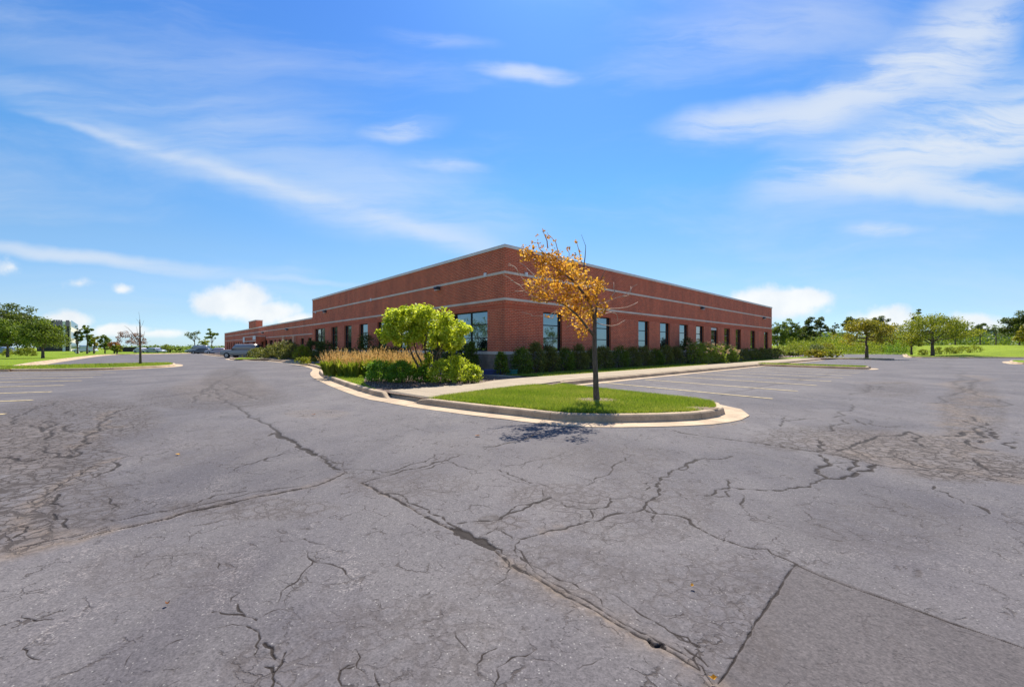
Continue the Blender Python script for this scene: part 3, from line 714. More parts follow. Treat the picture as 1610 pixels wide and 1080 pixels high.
    for L in ([(1320, 150), (1335, 200), (1330, 250), (1325, 300), (1330, 350)],): line(Z1(L), 0.30, 'd', 0.9, 0.2)
    line(Z1([(1330, 350), (1320, 400), (1310, 470)]), 0.22, 'd', 0.7, 0.2); line(Z1([(1290, 85), (1300, 120), (1320, 150)]), 0.35, 'd', 0.7, 0.2)
    line(Z1([(1380, 280), (1430, 320), (1410, 400), (1400, 450)]), 0.10, 'd', 0.7, 0.2)
    line(Z1([(850, 125), (1060, 122)]), 0.5, 'd', 0.5, 0.1); line(Z1([(780, 440), (850, 460), (950, 480), (1050, 500)]), 0.28, 'd', 0.8, 0.15); line(Z1([(1000, 500), (1200, 520), (1400, 545), (1600, 580)]), 0.20, 'd', 0.75, 0.1)
    line(Z1([(120, 330), (240, 318), (290, 300), (300, 280)]), 0.06, 'd', 0.9, 0.15)
    # bottom left
    for L, w in [([(960, 520), (1000, 525), (1060, 530), (1110, 540), (1160, 555)], W1 * .8), ([(1075, 480), (1080, 515), (1110, 540)], W2), ([(1110, 580), (1170, 610), (1175, 640), (1155, 670), (1150, 710)], W1 * .8), ([(1110, 580), (1050, 575), (950, 595)], W3),
        ([(1195, 660), (1230, 680), (1245, 730)], W1), ([(1290, 700), (1275, 750), (1240, 790), (1240, 830), (1225, 862)], W1), ([(1195, 765), (1235, 795)], W1 * .8), ([(1250, 835), (1280, 862)], W2),
        ([(1365, 240), (1390, 270), (1415, 290), (1390, 320), (1345, 380), (1270, 430), (1255, 480)], W2), ([(1415, 290), (1470, 300), (1560, 335), (1600, 375)], W2), ([(100, 530), (160, 560), (245, 555)], W2), ([(130, 660), (130, 720), (180, 735)], W2),
        ([(1330, 190), (1400, 205), (1470, 215)], W2), ([(1610, 750), (1540, 780), (1530, 820), (1545, 850), (1600, 850)], W2), ([(1145, 560), (1200, 530), (1330, 500)], W3), ([(1040, 480), (1030, 420)], W3), ([(970, 290), (990, 330)], W3), ([(840, 640), (760, 665), (720, 700)], W3), ([(600, 700), (560, 770)], W3)]:
        line(Z4(L), w)
    for L in ([(205, 455), (280, 390), (350, 370), (430, 300)], [(320, 280), (400, 240), (540, 240)], [(220, 610), (330, 550), (400, 510), (500, 460)], [(1080, 240), (1110, 300), (1050, 360), (1010, 490)], [(1120, 180), (1000, 250), (880, 310)], [(110, 660), (180, 640)], [(1480, 240), (1560, 330), (1600, 400)]):
        line(Z4(L), 0.09, 'p', 0.5, 0.08)
    for L in ([(640, 440), (560, 490), (490, 530)], [(860, 360), (870, 400), (840, 430)], [(1020, 560), (990, 620)], [(560, 300), (610, 270)], [(690, 660), (790, 670)], [(420, 400), (540, 430), (660, 440)]):
        line(Z7(L), 0.16, 'p', 0.4, 0.08)
    for L in ([(860, 780), (1000, 820), (1200, 900)], [(600, 920), (900, 930), (1200, 980), (1400, 1000)], [(1300, 920), (1600, 960)], [(1500, 740), (1620, 760)], [(1100, 590), (1300, 620)]):
        line(Z1(L), 0.07, 'p', 0.35, 0.06)
    line(Z3([(500, 272), (520, 276)]), 0.02, 'p', 0.8, 0.1)
    # newer patch, lower right, with open joints
    line(Z3([(662, 280), (600, 370), (520, 490), (440, 620), (405, 680), (340, 765)]), 0.011, amp=0.015)
    line(Z3([(662, 280), (760, 325), (920, 385), (1110, 450), (1300, 520), (1450, 570), (1610, 625), (1760, 675)]), 0.011, amp=0.012)
    for k in range(90):      # short stray hairlines
        px, py = rs.uniform(0, 1610), 1080 - 330 * rs.uniform(0, 1) ** 1.3
        p = np.array(G(px, py)); a = rs.uniform(0, 6.28); L = [tuple(p)]
        for j in range(rs.integers(3, 7)):
            a += rs.normal() * 0.7; p = p + np.array([math.cos(a), math.sin(a)]) * rs.uniform(0.03, 0.09); L.append(tuple(p))
        line(L, 0.0025, 'c', 0.7, 0.15, 2, world=True)
    pxg = np.repeat(xs[None, :], ny, 0); pyg = np.repeat(ys[:, None], nx, 1)
    pa, pb, pd = (np.array(G(*q)) for q in ((1250.8, 886), (1128, 1069), (1610, 1018))); ab = (pb - pa) / np.linalg.norm(pb - pa); ad = (pd - pa) / np.linalg.norm(pd - pa)
    pp = [tuple(pa), tuple(pa + ab * 2.6), tuple(pa + ab * 2.6 + ad * 3.4), tuple(pa + ad * 3.4)]
    patch = in_poly(X.ravel(), Y.ravel(), pp).reshape(ny, nx).astype(float)
    def blob(cx, cy, rx, ry, k=1.0):
        d = ((pxg - cx) / rx) ** 2 + ((pyg - cy) / ry) ** 2
        return np.clip((1 - d) * 2.2, 0, 1) * k
    gator = np.maximum.reduce([blob(50, 715, 150, 75), blob(120, 660, 150, 40, .9), blob(20, 800, 90, 80), blob(120, 790, 90, 50, .6), blob(330, 625, 140, 22, .6), blob(360, 605, 50, 30, .7),
        blob(1420, 705, 140, 26), blob(1540, 735, 130, 26), blob(1300, 690, 130, 24, .8), blob(1530, 650, 60, 60, .6), blob(1400, 612, 60, 14, .5), blob(790, 820, 50, 14, .6), blob(880, 780, 100, 24, .45), blob(390, 800, 160, 20, .5), blob(1170, 1010, 70, 60, .35), blob(430, 1060, 90, 60, .4), blob(860, 900, 170, 60, .30), blob(1000, 800, 150, 60, .30), blob(1120, 930, 130, 70, .34), blob(640, 760, 120, 26, .34), blob(250, 900, 160, 50, .22), blob(640, 1010, 200, 80, .28), blob(960, 720, 120, 24, .30), blob(300, 700, 150, 40, .22), blob(1400, 830, 160, 50, .2)])
    dirt = np.maximum(dirt, np.maximum.reduce([blob(30, 700, 110, 50, .35), blob(1400, 700, 130, 26, .45), blob(350, 612, 90, 22, .35), blob(1330, 690, 90, 16, .3), blob(1500, 735, 120, 20, .35), blob(500, 650, 60, 8, .35)]))
    pale = np.maximum(pale, np.maximum(blob(700, 651, 34, 5, .5), blob(775, 676, 36, 6, .5)))
    z = -0.016 * np.clip(sink, 0, 1) - 0.006 * np.clip(dirt, 0, 1) + 0.004 * np.sin(X * 1.3 + 1) * np.cos(Y * 1.1) - 0.004
    ez = np.clip(np.minimum.reduce([pxg - xs[0], xs[-1] - pxg, ys[0] - pyg, (pyg - ys[-1]) * 8]) / 25.0, 0, 1); z *= ez
    for A_ in (crack, dirt, pale, gator, patch, z): A_[0, 0] = A_[0, -1] = A_[-1, 0] = A_[-1, -1] = 0
    n = nx * ny
    V = np.stack([X.ravel(), Y.ravel(), z.ravel()], 1)
    i = np.arange(ny - 1)[:, None] * nx + np.arange(nx - 1)[None, :]
    Fq = np.stack([i, i + 1, i + nx + 1, i + nx], -1).reshape(-1, 4)
    c00, c10, c01, c11 = 0, nx - 1, (ny - 1) * nx, n - 1
    out = np.array([(-210, -40, 0), (210, -40, 0), (210, 116, 0), (-210, 116, 0)], float)
    V = np.vstack([V, out]); a, b, c_, d_ = n, n + 1, n + 2, n + 3
    Fq = np.vstack([Fq, [(a, b, c10, c00), (b, c_, c11, c10), (c_, d_, c01, c11), (d_, a, c00, c01)]])
    me = bpy.data.meshes.new('asphalt')
    me.vertices.add(len(V)); me.vertices.foreach_set('co', V.reshape(-1).astype(np.float32))
    m = len(Fq); me.loops.add(4 * m); me.loops.foreach_set('vertex_index', Fq.reshape(-1).astype(np.int32))
    me.polygons.add(m); me.polygons.foreach_set('loop_start', np.arange(0, 4 * m, 4, dtype=np.int32)); me.polygons.foreach_set('loop_total', np.full(m, 4, dtype=np.int32))
    for nm, A in (('crack', crack), ('dirt', dirt), ('pale', pale), ('gator', gator), ('patch', patch)):
        at = me.attributes.new(nm, 'FLOAT', 'POINT'); at.data.foreach_set('value', np.concatenate([np.clip(A, 0, 1).ravel(), np.zeros(4)]).astype(np.float32))
    me.materials.append(MAT['asphalt']); me.update(calc_edges=True); me.validate()
    tag(link('asphalt', me), kind='structure')
build_asphalt()

# ------------------------------------------------------------------ curbs with gutters
def spline(P, step=0.35):
    P = [Vector(p) for p in P]; out = []
    for i in range(len(P) - 1):
        p0 = P[max(i - 1, 0)]; p1 = P[i]; p2 = P[i + 1]; p3 = P[min(i + 2, len(P) - 1)]
        n = max(1, min(60, int((p2 - p1).length / step)))
        for k in range(n):
            t = k / n
            out.append(0.5 * ((2 * p1) + (p2 - p0) * t + (2 * p0 - 5 * p1 + 4 * p2 - p3) * t * t + (3 * p1 - p0 - 3 * p2 + p3) * t ** 3))
    out.append(P[-1]); return out
def offset(path, o):
    res = []; N = len(path)
    for i in range(N):
        t = (path[min(i + 1, N - 1)] - path[max(i - 1, 0)]); t = Vector((t.x, t.y)).normalized()
        res.append((path[i].x - t.y * o, path[i].y + t.x * o))
    return res
PROF = [(0.0, -0.06), (0.0, 0.006), (0.42, 0.0), (0.43, 0.012), (0.455, 0.112), (0.475, 0.134), (0.505, 0.142), (0.585, 0.142), (0.585, -0.06)]
def curb(pts, sec=3.0, gut=0.42, step=0.35, smooth=True, name='curb', gap=0.009):
    """pts: (x, y, h) along the foot of the curb face, lawn on the left hand; h scales the height"""
    root = tag(bpy.data.objects.new(name, None), kind='structure'); COL.objects.link(root)
    P = spline([(p[0], p[1], p[2]) for p in pts], step) if smooth else [Vector(p) for p in pts]
    s = [0.0]
    for a, b in zip(P[:-1], P[1:]): s.append(s[-1] + (Vector((b.x, b.y)) - Vector((a.x, a.y))).length)
    cuts = list(np.arange(sec * 0.6, s[-1] - sec * 0.3, sec))
    def at(d):
        i = min(max(np.searchsorted(s, d) - 1, 0), len(P) - 2); k = (d - s[i]) / max(s[i + 1] - s[i], 1e-6); return P[i].lerp(P[i + 1], k)
    edges = [0.0] + cuts + [s[-1]]
    for a, b in zip(edges[:-1], edges[1:]):
        a2 = a + (gap / 2 if a > 0 else 0); b2 = b - (gap / 2 if b < s[-1] else 0)
        q = [at(a2)] + [P[i] for i in range(len(P)) if a2 + 0.02 < s[i] < b2 - 0.02] + [at(b2)]
        mb = MB(); n = len(PROF)
        for i, p in enumerate(q):
            t = (q[min(i + 1, len(q) - 1)] - q[max(i - 1, 0)]); t = Vector((t.x, t.y)).normalized()
            h = max(0.0, min(1.0, p.z))
            for (o, z) in PROF:
                oo = (o - 0.42) if o > 0.42 else (o - 0.42) * gut / 0.42
                zz = z if z < 0.01 else 0.006 + (z - 0.006) * max(h, 0.02)
                mb.v.append((p.x - t.y * oo, p.y + t.x * oo, zz))
        for i in range(len(q) - 1):
            for k in range(n - 1):
                mb.f.append((i * n + k + 1, i * n + k, (i + 1) * n + k, (i + 1) * n + k + 1))
        mb.f.append(tuple(range(n))); e = (len(q) - 1) * n; mb.f.append(tuple(e + k for k in reversed(range(n))))
        mb.build('curb_section', MAT['curb'], root)
    return P
def g3(px, py, h=1.0): x, y = G(px, py); return (x, y, h)
front = [LB(92, 3.4) + (1,), LB(64, 3.8) + (1,), LB(58, 2.6) + (1,), LB(54, .9) + (1,), LB(47.0, .9) + (1,), g3(374, 563.6), g3(361, 564.6), g3(372, 566.0), g3(395, 566.8, .02), g3(420, 567.2, .02), g3(425, 567.4, 1), g3(455, 570.5), g3(482, 574.5), g3(499, 578.8), g3(503.5, 582), g3(501.5, 586), g3(507.5, 592.8), g3(543.4, 607.6), g3(585.6, 621.3), g3(597, 624, 1),
         g3(608, 626.6, .0), g3(630, 630.0, .0), g3(648, 633.2, .0), g3(668, 636.5, 1), g3(754.5, 647.7), g3(817.9, 654.7), g3(840, 657.6), g3(890.7, 662.9), g3(966.7, 664.6), g3(1051, 662.9), g3(1093.4, 660.8), g3(1129, 655.5), g3(1141, 650.6), g3(1134, 643.0), g3(1106, 636.8), g3(1040, 629), g3(941.4, 617.3), g3(884, 609.5)]
P_front = curb(front)
side = [g3(884, 606.5), RB(1.5, 5.2) + (1,), RB(12, 5.2) + (1,), RB(25, 5.2) + (1,), RB(42.5, 5.25) + (1,)]
P_side = curb(side, 3.0)
# right planted fingers
f1a, f1b = Vector(G(1189, 575)), Vector(G(1362, 581))
d1 = (f1b - f1a).normalized(); n1 = dR * 1.9
f1 = [tuple(f1a) + (1,), tuple(f1b - d1 * 0.5) + (1,), tuple(f1b + n1 * 0.12) + (1,), tuple(f1b + n1 * 0.8) + (1,), tuple(f1b - d1 * 0.6 + n1) + (1,), tuple(f1a + n1) + (1,)]
P_f1 = curb(f1, 3.0)
f2a, f2b = Vector(G(1300, 564.2)), Vector(G(1413, 566))
n2 = Vector((0.3, 2.6)); d2 = (f2b - f2a).normalized()
f2 = [tuple(f2a) + (1,), tuple(f2b - d2 * 0.6) + (1,), tuple(f2b + n2 * 0.2) + (1,), tuple(f2b + n2 * 0.8) + (1,), tuple(f2b - d2 * 0.7 + n2) + (1,), tuple(f2a + n2) + (1,)]
P_f2 = curb(f2, 4.0)
# far right lawn and the small island tip at the right edge
fr = [(84, 85.5, 1), (70, 71, 1), (57.5, 58, 1), (56.0, 55.6, 1), (57.6, 54.2, 1), (66.6, 53.2, 1), (90, 52, 1), (150, 51, 1)]
P_fr = curb(fr, 8.0, step=0.8)
f3 = [G(1590, 571) + (1,), G(1660, 573.5) + (1,), (64, 31, 1), (64, 34, 1), (52, 37.5, 1), G(1600, 568.3) + (1,), G(1587, 569.0) + (1,), G(1590, 571) + (1,)]
P_f3 = curb(f3, 4.0)
# left finger and lawn edge
fl = [(-52, 14.2, 1), G(-60, 585.2) + (1,), G(0, 584.2) + (1,), G(90, 583.3) + (1,), G(166.7, 581.7) + (1,), G(225, 579.2) + (1,), G(262, 577.2) + (1,), G(276, 575.2) + (1,), G(272, 573.0) + (1,), G(245, 572.8) + (1,), G(120, 575.8) + (1,), G(30, 578.3) + (1,)]
P_fl = curb(fl, 4.0)
ll = [G(24, 577.8) + (1,), G(80, 568.5) + (1,), G(163, 558.6) + (1,), G(222, 557.4) + (1,), G(300, 555.6) + (1,)]
P_ll = curb(ll, 8.0, step=1.0, gut=0.9)

# ------------------------------------------------------------------ raised ground: soil, lawns, walks
def sheet(name, pts, z, mat, z0=None):
    mb = MB(); mb.poly(pts, z if z0 is None else z0, None if z0 is None else z)
    return tag(mb.build(name, mat), kind='structure')
inn = offset([Vector((p.x, p.y)) for p in P_front], 0.17)
s_in = offset([Vector((p.x, p.y)) for p in P_side], 0.17)
block_poly = inn[:-1] + s_in[1:] + [RB(52, 6), RB(54, -48), LB(94, -46)]
sheet('soil', block_poly, 0.125, MAT['mulch'])
iP = [Vector((p.x, p.y)) for p in P_front]
def near(px, py): q = Vector(G(px, py)); return min(range(len(iP)), key=lambda i: (iP[i] - q).length)
i_r = near(652, 634); i_l = near(602, 625); i_e = len(iP) - 1
# island lawn
ISL = inn[i_r:i_e] + [G(868, 606.2, .15), G(840, 605.3, .15), G(818, 607.0, .15), G(760, 614, .15), G(700, 622.0, .15), G(678, 625.8, .15)]
sheet('lawn', ISL, 0.142, MAT['lawn'])
# wedge lawn on the left
i_w = near(503, 582)
WDG = inn[i_w:near(585.6, 621.3)] + [G(588, 612, .14), G(574, 604, .14), G(570.5, 597, .14), G(576, 592, .14), G(640, 588, .14), LB(4.5, 3.2), LB(20, 2.9)]
sheet('lawn', WDG, 0.142, MAT['lawn'])
# lawn strip along the right facade and beyond
STR = [RB(-1.4, 1.5), RB(-0.6, 3.0), RB(16.8, 3.05), RB(17.0, 1.2), RB(10, 1.3)]
sheet('lawn', STR, 0.150, MAT['lawn'])
STR2 = [RB(24.5, 1.2), RB(24.5, 3.05), RB(52, 3.05), RB(52, 1.2)]
sheet('lawn', STR2, 0.150, MAT['lawn'])
sheet('lawn', offset([Vector((p.x, p.y)) for p in P_f1], 0.17), 0.142, MAT['lawn'])
sheet('lawn', offset([Vector((p.x, p.y)) for p in P_f2], 0.17), 0.142, MAT['lawn'])
sheet('lawn', offset([Vector((p.x, p.y)) for p in P_f3][:-1], 0.17), 0.142, MAT['lawn'])
sheet('lawn', offset([Vector((p.x, p.y)) for p in P_fl], 0.17) + [(-50, 17)], 0.142, MAT['lawn'])
sheet('lawn', offset([Vector((p.x, p.y)) for p in P_ll], 0.17) + [(-60, 230), (-420, 230), (-420, -20), (-60, 14.5), (-45, 20)], 0.146, MAT['lawn'])
SUVL = [G(367, 564.6, .14), G(432, 563.6, .14), G(425, 562.0, .14), G(376, 562.4, .14)]
sheet('lawn', SUVL, 0.150, MAT['lawn'])
# concrete walks, slab by slab
walk = tag(bpy.data.objects.new('sidewalk', None), kind='structure'); COL.objects.link(walk)
def slab(a, b, c, d, parent=walk, top=(0.156,) * 4, zb=0.02):
    mb = MB(); P = [a, b, c, d]
    mb.add([(p[0], p[1], zb) for p in P] + [(p[0], p[1], t) for p, t in zip(P, top)], [(3, 2, 1, 0), (4, 5, 6, 7), (0, 1, 5, 4), (1, 2, 6, 5), (2, 3, 7, 6), (3, 0, 4, 7)])
    return mb.build('slab', MAT['walk'], parent)
us = [-1.7] + list(np.arange(0, 43, 1.52))
for a, b in zip(us[:-1], us[1:]):
    slab(RB(a + .008, 5.02), RB(b - .008, 5.02), RB(b - .008, 3.06), RB(a + .008, 3.06))
A0, B0 = Vector(RB(-1.715, 5.1)), Vector(RB(-1.715, 3.06))       # seaming to the ramp
wl_ = [Vector(G(784, 597, .156)), Vector(G(744, 603.4, .156)), Vector(G(699.6, 606.5, .156)), Vector(G(640, 610.6, .156)), Vector(G(611, 613.6, .156))]
wr_ = [Vector(G(838, 605.0, .156)), Vector(G(797, 609.2, .156)), Vector(G(752, 614.6, .156)), Vector(G(705, 621.0, .156)), Vector(G(681, 625.0, .156))]
q = [(B0, A0)] + list(zip(wl_, wr_))
for (l0, r0_), (l1, r1_) in zip(q[:-1], q[1:]):
    e = 0.006; a = l1.lerp(l0, e); b = r1_.lerp(r0_, e); c = r0_.lerp(r1_, e); d = l0.lerp(l1, e)
    slab(a, b, c, d)
fl_, fr_ = Vector(inn[near(608, 626.6)]), Vector(inn[near(650, 633.4)])
l1, r1_ = wl_[-1], wr_[-1]
slab(fl_, fr_, r1_, l1, top=(0.012, 0.012, 0.156, 0.156), zb=-0.02)
ts = np.arange(-2.2, 33, 1.52)
for a, b in zip(ts[:-1], ts[1:]): slab(LB(b - .008, 1.75), LB(a + .008, 1.75), LB(a + .008, 0.95), LB(b - .008, 0.95), top=(0.15,) * 4)
# apron by the drive entrance
slab(G(498, 572.5, .15), G(440, 565.2, .15), G(396, 562.4, .15), G(440, 560.9, .15)); slab(G(505, 569, .15), G(500, 572.2, .15), G(445, 561.0, .15), G(470, 560.2, .15))
# painted stall lines (right row, left row)
def pline(a, b, w=0.10):
    a, b = Vector(a), Vector(b); d = (b - a).normalized(); n = Vector((-d.y, d.x)) * w / 2
    mb = MB(); k = 14; P1, P2 = [], []
    for i in range(k + 1):
        p = a.lerp(b, i / k); j = rng.uniform(0.86, 1.08)
        P1.append((p.x - n.x * j, p.y - n.y * j, 0.006)); P2.append((p.x + n.x * j, p.y + n.y * j, 0.006))
    mb.v = P1 + P2; mb.f = [(i, i + 1, k + 2 + i, k + 1 + i) for i in range(k)]
    tag(mb.build('parking_line', MAT['paint']), kind='structure')
RL = [((947.7, 601.7), (1215, 627)), ((1014, 597), (1254.4, 615.1)), ((1061.5, 591.9), (1284, 606)), ((1096, 588), (1307, 599.7)), ((1125.8, 585), (1325.6, 594.2)), ((1148, 582), (1339, 590)), ((1167, 580), (1350, 586.8)), ((1183, 577.8), (1358, 584.2))]
for a, b in RL: pline(G(*a), G(*b), 0.10)
LLn = [((0, 651.5), (8, 651)), ((0, 631.3), (51.7, 629.2)), ((0, 618.5), (81.7, 616)), ((0, 608.3), (100, 605.7)), ((0, 601), (128.3, 598.5)), ((0, 595.5), (146.7, 593.3)), ((0, 591.3), (160, 589.3)), ((0, 588.5), (181.7, 585.8))]
for a, b in LLn:
    A, B = Vector(G(*a)), Vector(G(*b)); d = (A - B).normalized() if (A - B).length > 0.6 else Vector((-.92, -.38)); pline(B + d * 5.6, B, 0.11)
# berm on the far right
def berm():
    poly = [(84.3, 85.6), (57.8, 58.1), (56.6, 56.4), (58.0, 54.9), (67, 53.8), (90, 52.6), (190, 51), (240, 190), (20, 190), (36, 87), (60, 86)]
    Pn = np.array(poly); xs = np.arange(14, 240, 1.0); ys = np.arange(50, 190, 1.0)
    Xg, Yg = np.meshgrid(xs, ys); d = np.full(Xg.shape, 1e9)
    for i in range(len(poly)):
        a, b = Pn[i], Pn[(i + 1) % len(poly)]; e = b - a; t = np.clip(((Xg - a[0]) * e[0] + (Yg - a[1]) * e[1]) / (e @ e), 0, 1)
        d = np.minimum(d, np.hypot(Xg - a[0] - t * e[0], Yg - a[1] - t * e[1]))
    ins = in_poly(Xg.ravel(), Yg.ravel(), poly).reshape(Xg.shape)
    s = np.clip(d / 26, 0, 1); z = np.where(ins, 0.13 + 1.85 * s * s * (3 - 2 * s) + 0.10 * np.sin(Xg * .21) * np.sin(Yg * .17) * s, -0.35 * np.clip(d, 0, 1))
    nx, ny = len(xs), len(ys); i = np.arange(ny - 1)[:, None] * nx + np.arange(nx - 1)[None, :]
    Fq = np.stack([i, i + 1, i + nx + 1, i + nx], -1).reshape(-1, 4)
    me = bpy.data.meshes.new('berm'); me.from_pydata(np.stack([Xg.ravel(), Yg.ravel(), z.ravel()], 1).tolist(), [], Fq.tolist())
    me.materials.append(MAT['meadow']); me.polygons.foreach_set('use_smooth', [True] * len(me.polygons))
    tag(link('berm', me), kind='structure')
    return lambda x, y: float(z[int(np.clip(round(y - 50), 0, ny - 1)), int(np.clip(round(x - 14), 0, nx - 1))])
BERM = berm()

# ------------------------------------------------------------------ the building
ZC, ZCB, ZM1, ZM0, ZL1, ZL0, ZS1, ZS0 = 6.406, 6.251, 5.106, 4.988, 3.804, 3.692, 1.179, 1.03
bld = empty('office_building', (C0.x, C0.y, 0), 0, 'long single-storey red brick office building with pale stone bands and a metal edged flat roof', 'building')
def wall_mesh(name, L, z0, z1, openings, mat, depth=0.24, us=None, parent=bld, loc=(0, 0, 0), rz=0, u_start=0.0, flip=False):
    """front face in local x (along) / z; outward is -y (or +y if flip); openings (u0,u1,za,zb)"""
    mb = MB(); sg = 1 if not flip else -1; Q = lambda *p: mb.add([(a, b * sg, c) for a, b, c in p], [(0, 1, 2, 3) if not flip else (3, 2, 1, 0)])
    cuts = sorted({u_start, L} | {o[0] for o in openings} | {o[1] for o in openings})
    for a, b in zip(cuts[:-1], cuts[1:]):
        o = next((o for o in openings if o[0] <= a + 1e-6 and o[1] >= b - 1e-6), None)
        if o is None: Q((a, 0, z0), (b, 0, z0), (b, 0, z1), (a, 0, z1)); continue
        if o[2] > z0: Q((a, 0, z0), (b, 0, z0), (b, 0, o[2]), (a, 0, o[2]))
        if o[3] < z1: Q((a, 0, o[3]), (b, 0, o[3]), (b, 0, z1), (a, 0, z1))
        Q((a, 0, o[2]), (a, depth, o[2]), (a, depth, o[3]), (a, 0, o[3])); Q((b, depth, o[2]), (b, 0, o[2]), (b, 0, o[3]), (b, depth, o[3]))
        Q((a, 0, o[3]), (a, depth, o[3]), (b, depth, o[3]), (b, 0, o[3])); Q((a, 0, o[2]), (b, 0, o[2]), (b, depth, o[2]), (a, depth, o[2]))
    def uvf(co, n):
        if abs(n.x) > 0.7: return (co.y, co.z)
        if abs(n.z) > 0.7: return (co.x, co.y)
        return (co.x, co.z)
    return mb.build(name, mat, parent, False, loc, rz, uvf)
def bar(name, mat, u0, u1, z0, z1, y0, y1, rz, flip, parent=bld, loc=(0, 0, 0), bev=0.0):
    sg = 1 if not flip else -1; mb = MB(); ya, yb = sorted((y0 * sg, y1 * sg)); mb.box(u0, u1, ya, yb, z0, z1)
    o = mb.build(name, mat, parent, False, loc, rz)
    return o
def window(u0, u1, z0, z1, rz, flip, bars=(0.33, 0.667), muls=(), deep=0.13, parent=bld, loc=(0, 0, 0), fw=0.055, blind=False):
    sg = 1 if not flip else -1
    mb = MB(); ya, yb = sorted((deep * sg, (deep + 0.07) * sg)); f = fw
    mb.box(u0, u1, ya, yb, z1 - f, z1); mb.box(u0, u1, ya, yb, z0, z0 + f); mb.box(u0, u0 + f, ya, yb, z0 + f, z1 - f); mb.box(u1 - f, u1, ya, yb, z0 + f, z1 - f)
    mus = [u0] + [u0 + (u1 - u0) * m for m in muls] + [u1]
    for m in mus[1:-1]: mb.box(m - f * .6, m + f * .6, ya, yb, z0 + f, z1 - f)
    zs = [z0] + [z0 + (z1 - z0) * b for b in bars] + [z1]
    ends = [(a + (f if i == 0 else f * .6), b - (f if i == len(mus) - 2 else f * .6)) for i, (a, b) in enumerate(zip(mus[:-1], mus[1:]))]
    for zb in zs[1:-1]:
        for a, b in ends: mb.box(a, b, ya, yb, zb - f * .45, zb + f * .45)
    w = mb.build('window', MAT['frame'], parent, False, loc, rz)
    for a, b in ends:
        for i, (za, zb) in enumerate(zip(zs[:-1], zs[1:])):
            za2 = za + (f if i == 0 else f * .45); zb2 = zb - (f if i == len(zs) - 2 else f * .45)
            g = MB(); y = (deep + 0.045) * sg; t1 = rng.normal(0, 0.0012, 3)
            g.box(a, b, min(y, y + 0.012 * sg), max(y, y + 0.012 * sg), za2, zb2)
            g.build('pane', MAT['glass'] if not (blind and i == len(zs) - 2) else MAT['white'], w)
    return w
WH = 3.274
K = 1.0955
r_open = [(2.51 * K, 2.51 * K + 1.55), (6.92 * K, 6.92 * K + 1.55), (11.45 * K, 11.45 * K + 1.5), (14.33 * K, 14.33 * K + 1.55), (17.3 * K, 17.3 * K + 1.6), (20.22 * K, 20.22 * K + 1.6), (23.19 * K, 23.19 * K + 1.6), (26.15 * K, 26.15 * K + 1.55), (29.02 * K, 29.02 * K + 1.6), (33.25 * K, 33.25 * K + 1.65), (37.75 * K, 37.75 * K + 1.65)]
l_open = [(1.229 * K, 4.07 * K), (5.75 * K, 7.17 * K), (8.75 * K, 10.17 * K), (11.75 * K, 13.14 * K), (14.75 * K, 16.26 * K), (17.77 * K, 19.27 * K), (20.78 * K, 22.26 * K), (23.85 * K, 26.7 * K)]
LR, LL1, LW = 40.6 * K, 27.4 * K, 82.5 * K
WING_T, WING_B1, WING_B0 = 4.52, 3.80, 3.70
ro = [(a, b, ZS1, WH) for a, b in r_open]; lo = [(-b, -a, ZS1, WH) for a, b in l_open]
lo[1] = lo[1]
door = lo[6]; lo[6] = (door[0], door[1], 0.15, WH)
SO = 0.2455
# right facade: local x along dR, outward -y ; left facade: local x = -t (so that the corner is at 0), outward +... handled by rz
def facade_r(name, z0, z1, ops, mat, **k): return wall_mesh(name, LR, z0, z1, ops, mat, rz=RZ_R, **k)
RZ_LL = RZ_L + math.pi
def facade_l(name, z0, z1, ops, mat, u0=-LL1, u1=0.0, **k): return wall_mesh(name, u1, z0, z1, ops, mat, u_start=u0, rz=RZ_LL, **k)
facade_r('wall', ZS1, WH, ro, MAT['brick']); facade_r('wall', WH + SO, ZL0, [], MAT['brick']); facade_r('lintel_course', WH, WH + SO, [], MAT['soldier'])
facade_r('wall', ZL1, ZM0, [], MAT['brick']); facade_r('wall', ZM1, ZCB, [], MAT['brick'])
facade_l('wall', ZS1, WH, [o if o[2] >= ZS1 else (o[0], o[1], ZS1, WH) for o in lo], MAT['brick']); facade_l('wall', WH + SO, ZL0, [], MAT['brick']); facade_l('lintel_course', WH, WH + SO, [], MAT['soldier'])
facade_l('wall', ZL1, ZM0, [], MAT['brick']); facade_l('wall', ZM1, ZCB, [], MAT['brick'])
def bandrow(z0, z1, u0, u1, rz, out=0.03, L=5.0, mat='stone', name='stone_band', corner=True, flipx=1):
    us = list(np.arange(u0, u1, L)) + [u1]
    if len(us) > 2 and us[-1] - us[-2] < 1.0: us.pop(-2)
    for a, b in zip(us[:-1], us[1:]):
        bar(name, MAT[mat], a + (0.004 if a > u0 else 0), b - (0.004 if b < u1 else 0), z0, z1, -out, 0.10, rz, False)
for z0, z1 in ((ZM0, ZM1), (ZL0, ZL1), (ZS0, ZS1)):
    nm = 'stone_band' if z0 != ZS0 else 'sill_course'
    bandrow(z0, z1, -0.03, LR, RZ_R, 0.03 if z0 != ZS0 else 0.05, name=nm); bandrow(z0, z1, -LL1, -0.101, RZ_LL, 0.03 if z0 != ZS0 else 0.05, name=nm)
bandrow(ZCB, ZC, -0.05, LR + 0.05, RZ_R, 0.05, 6.0, 'coping', 'coping'); bandrow(ZCB, ZC, -LL1 - 0.05, -0.101, RZ_LL, 0.05, 6.0, 'coping', 'coping')
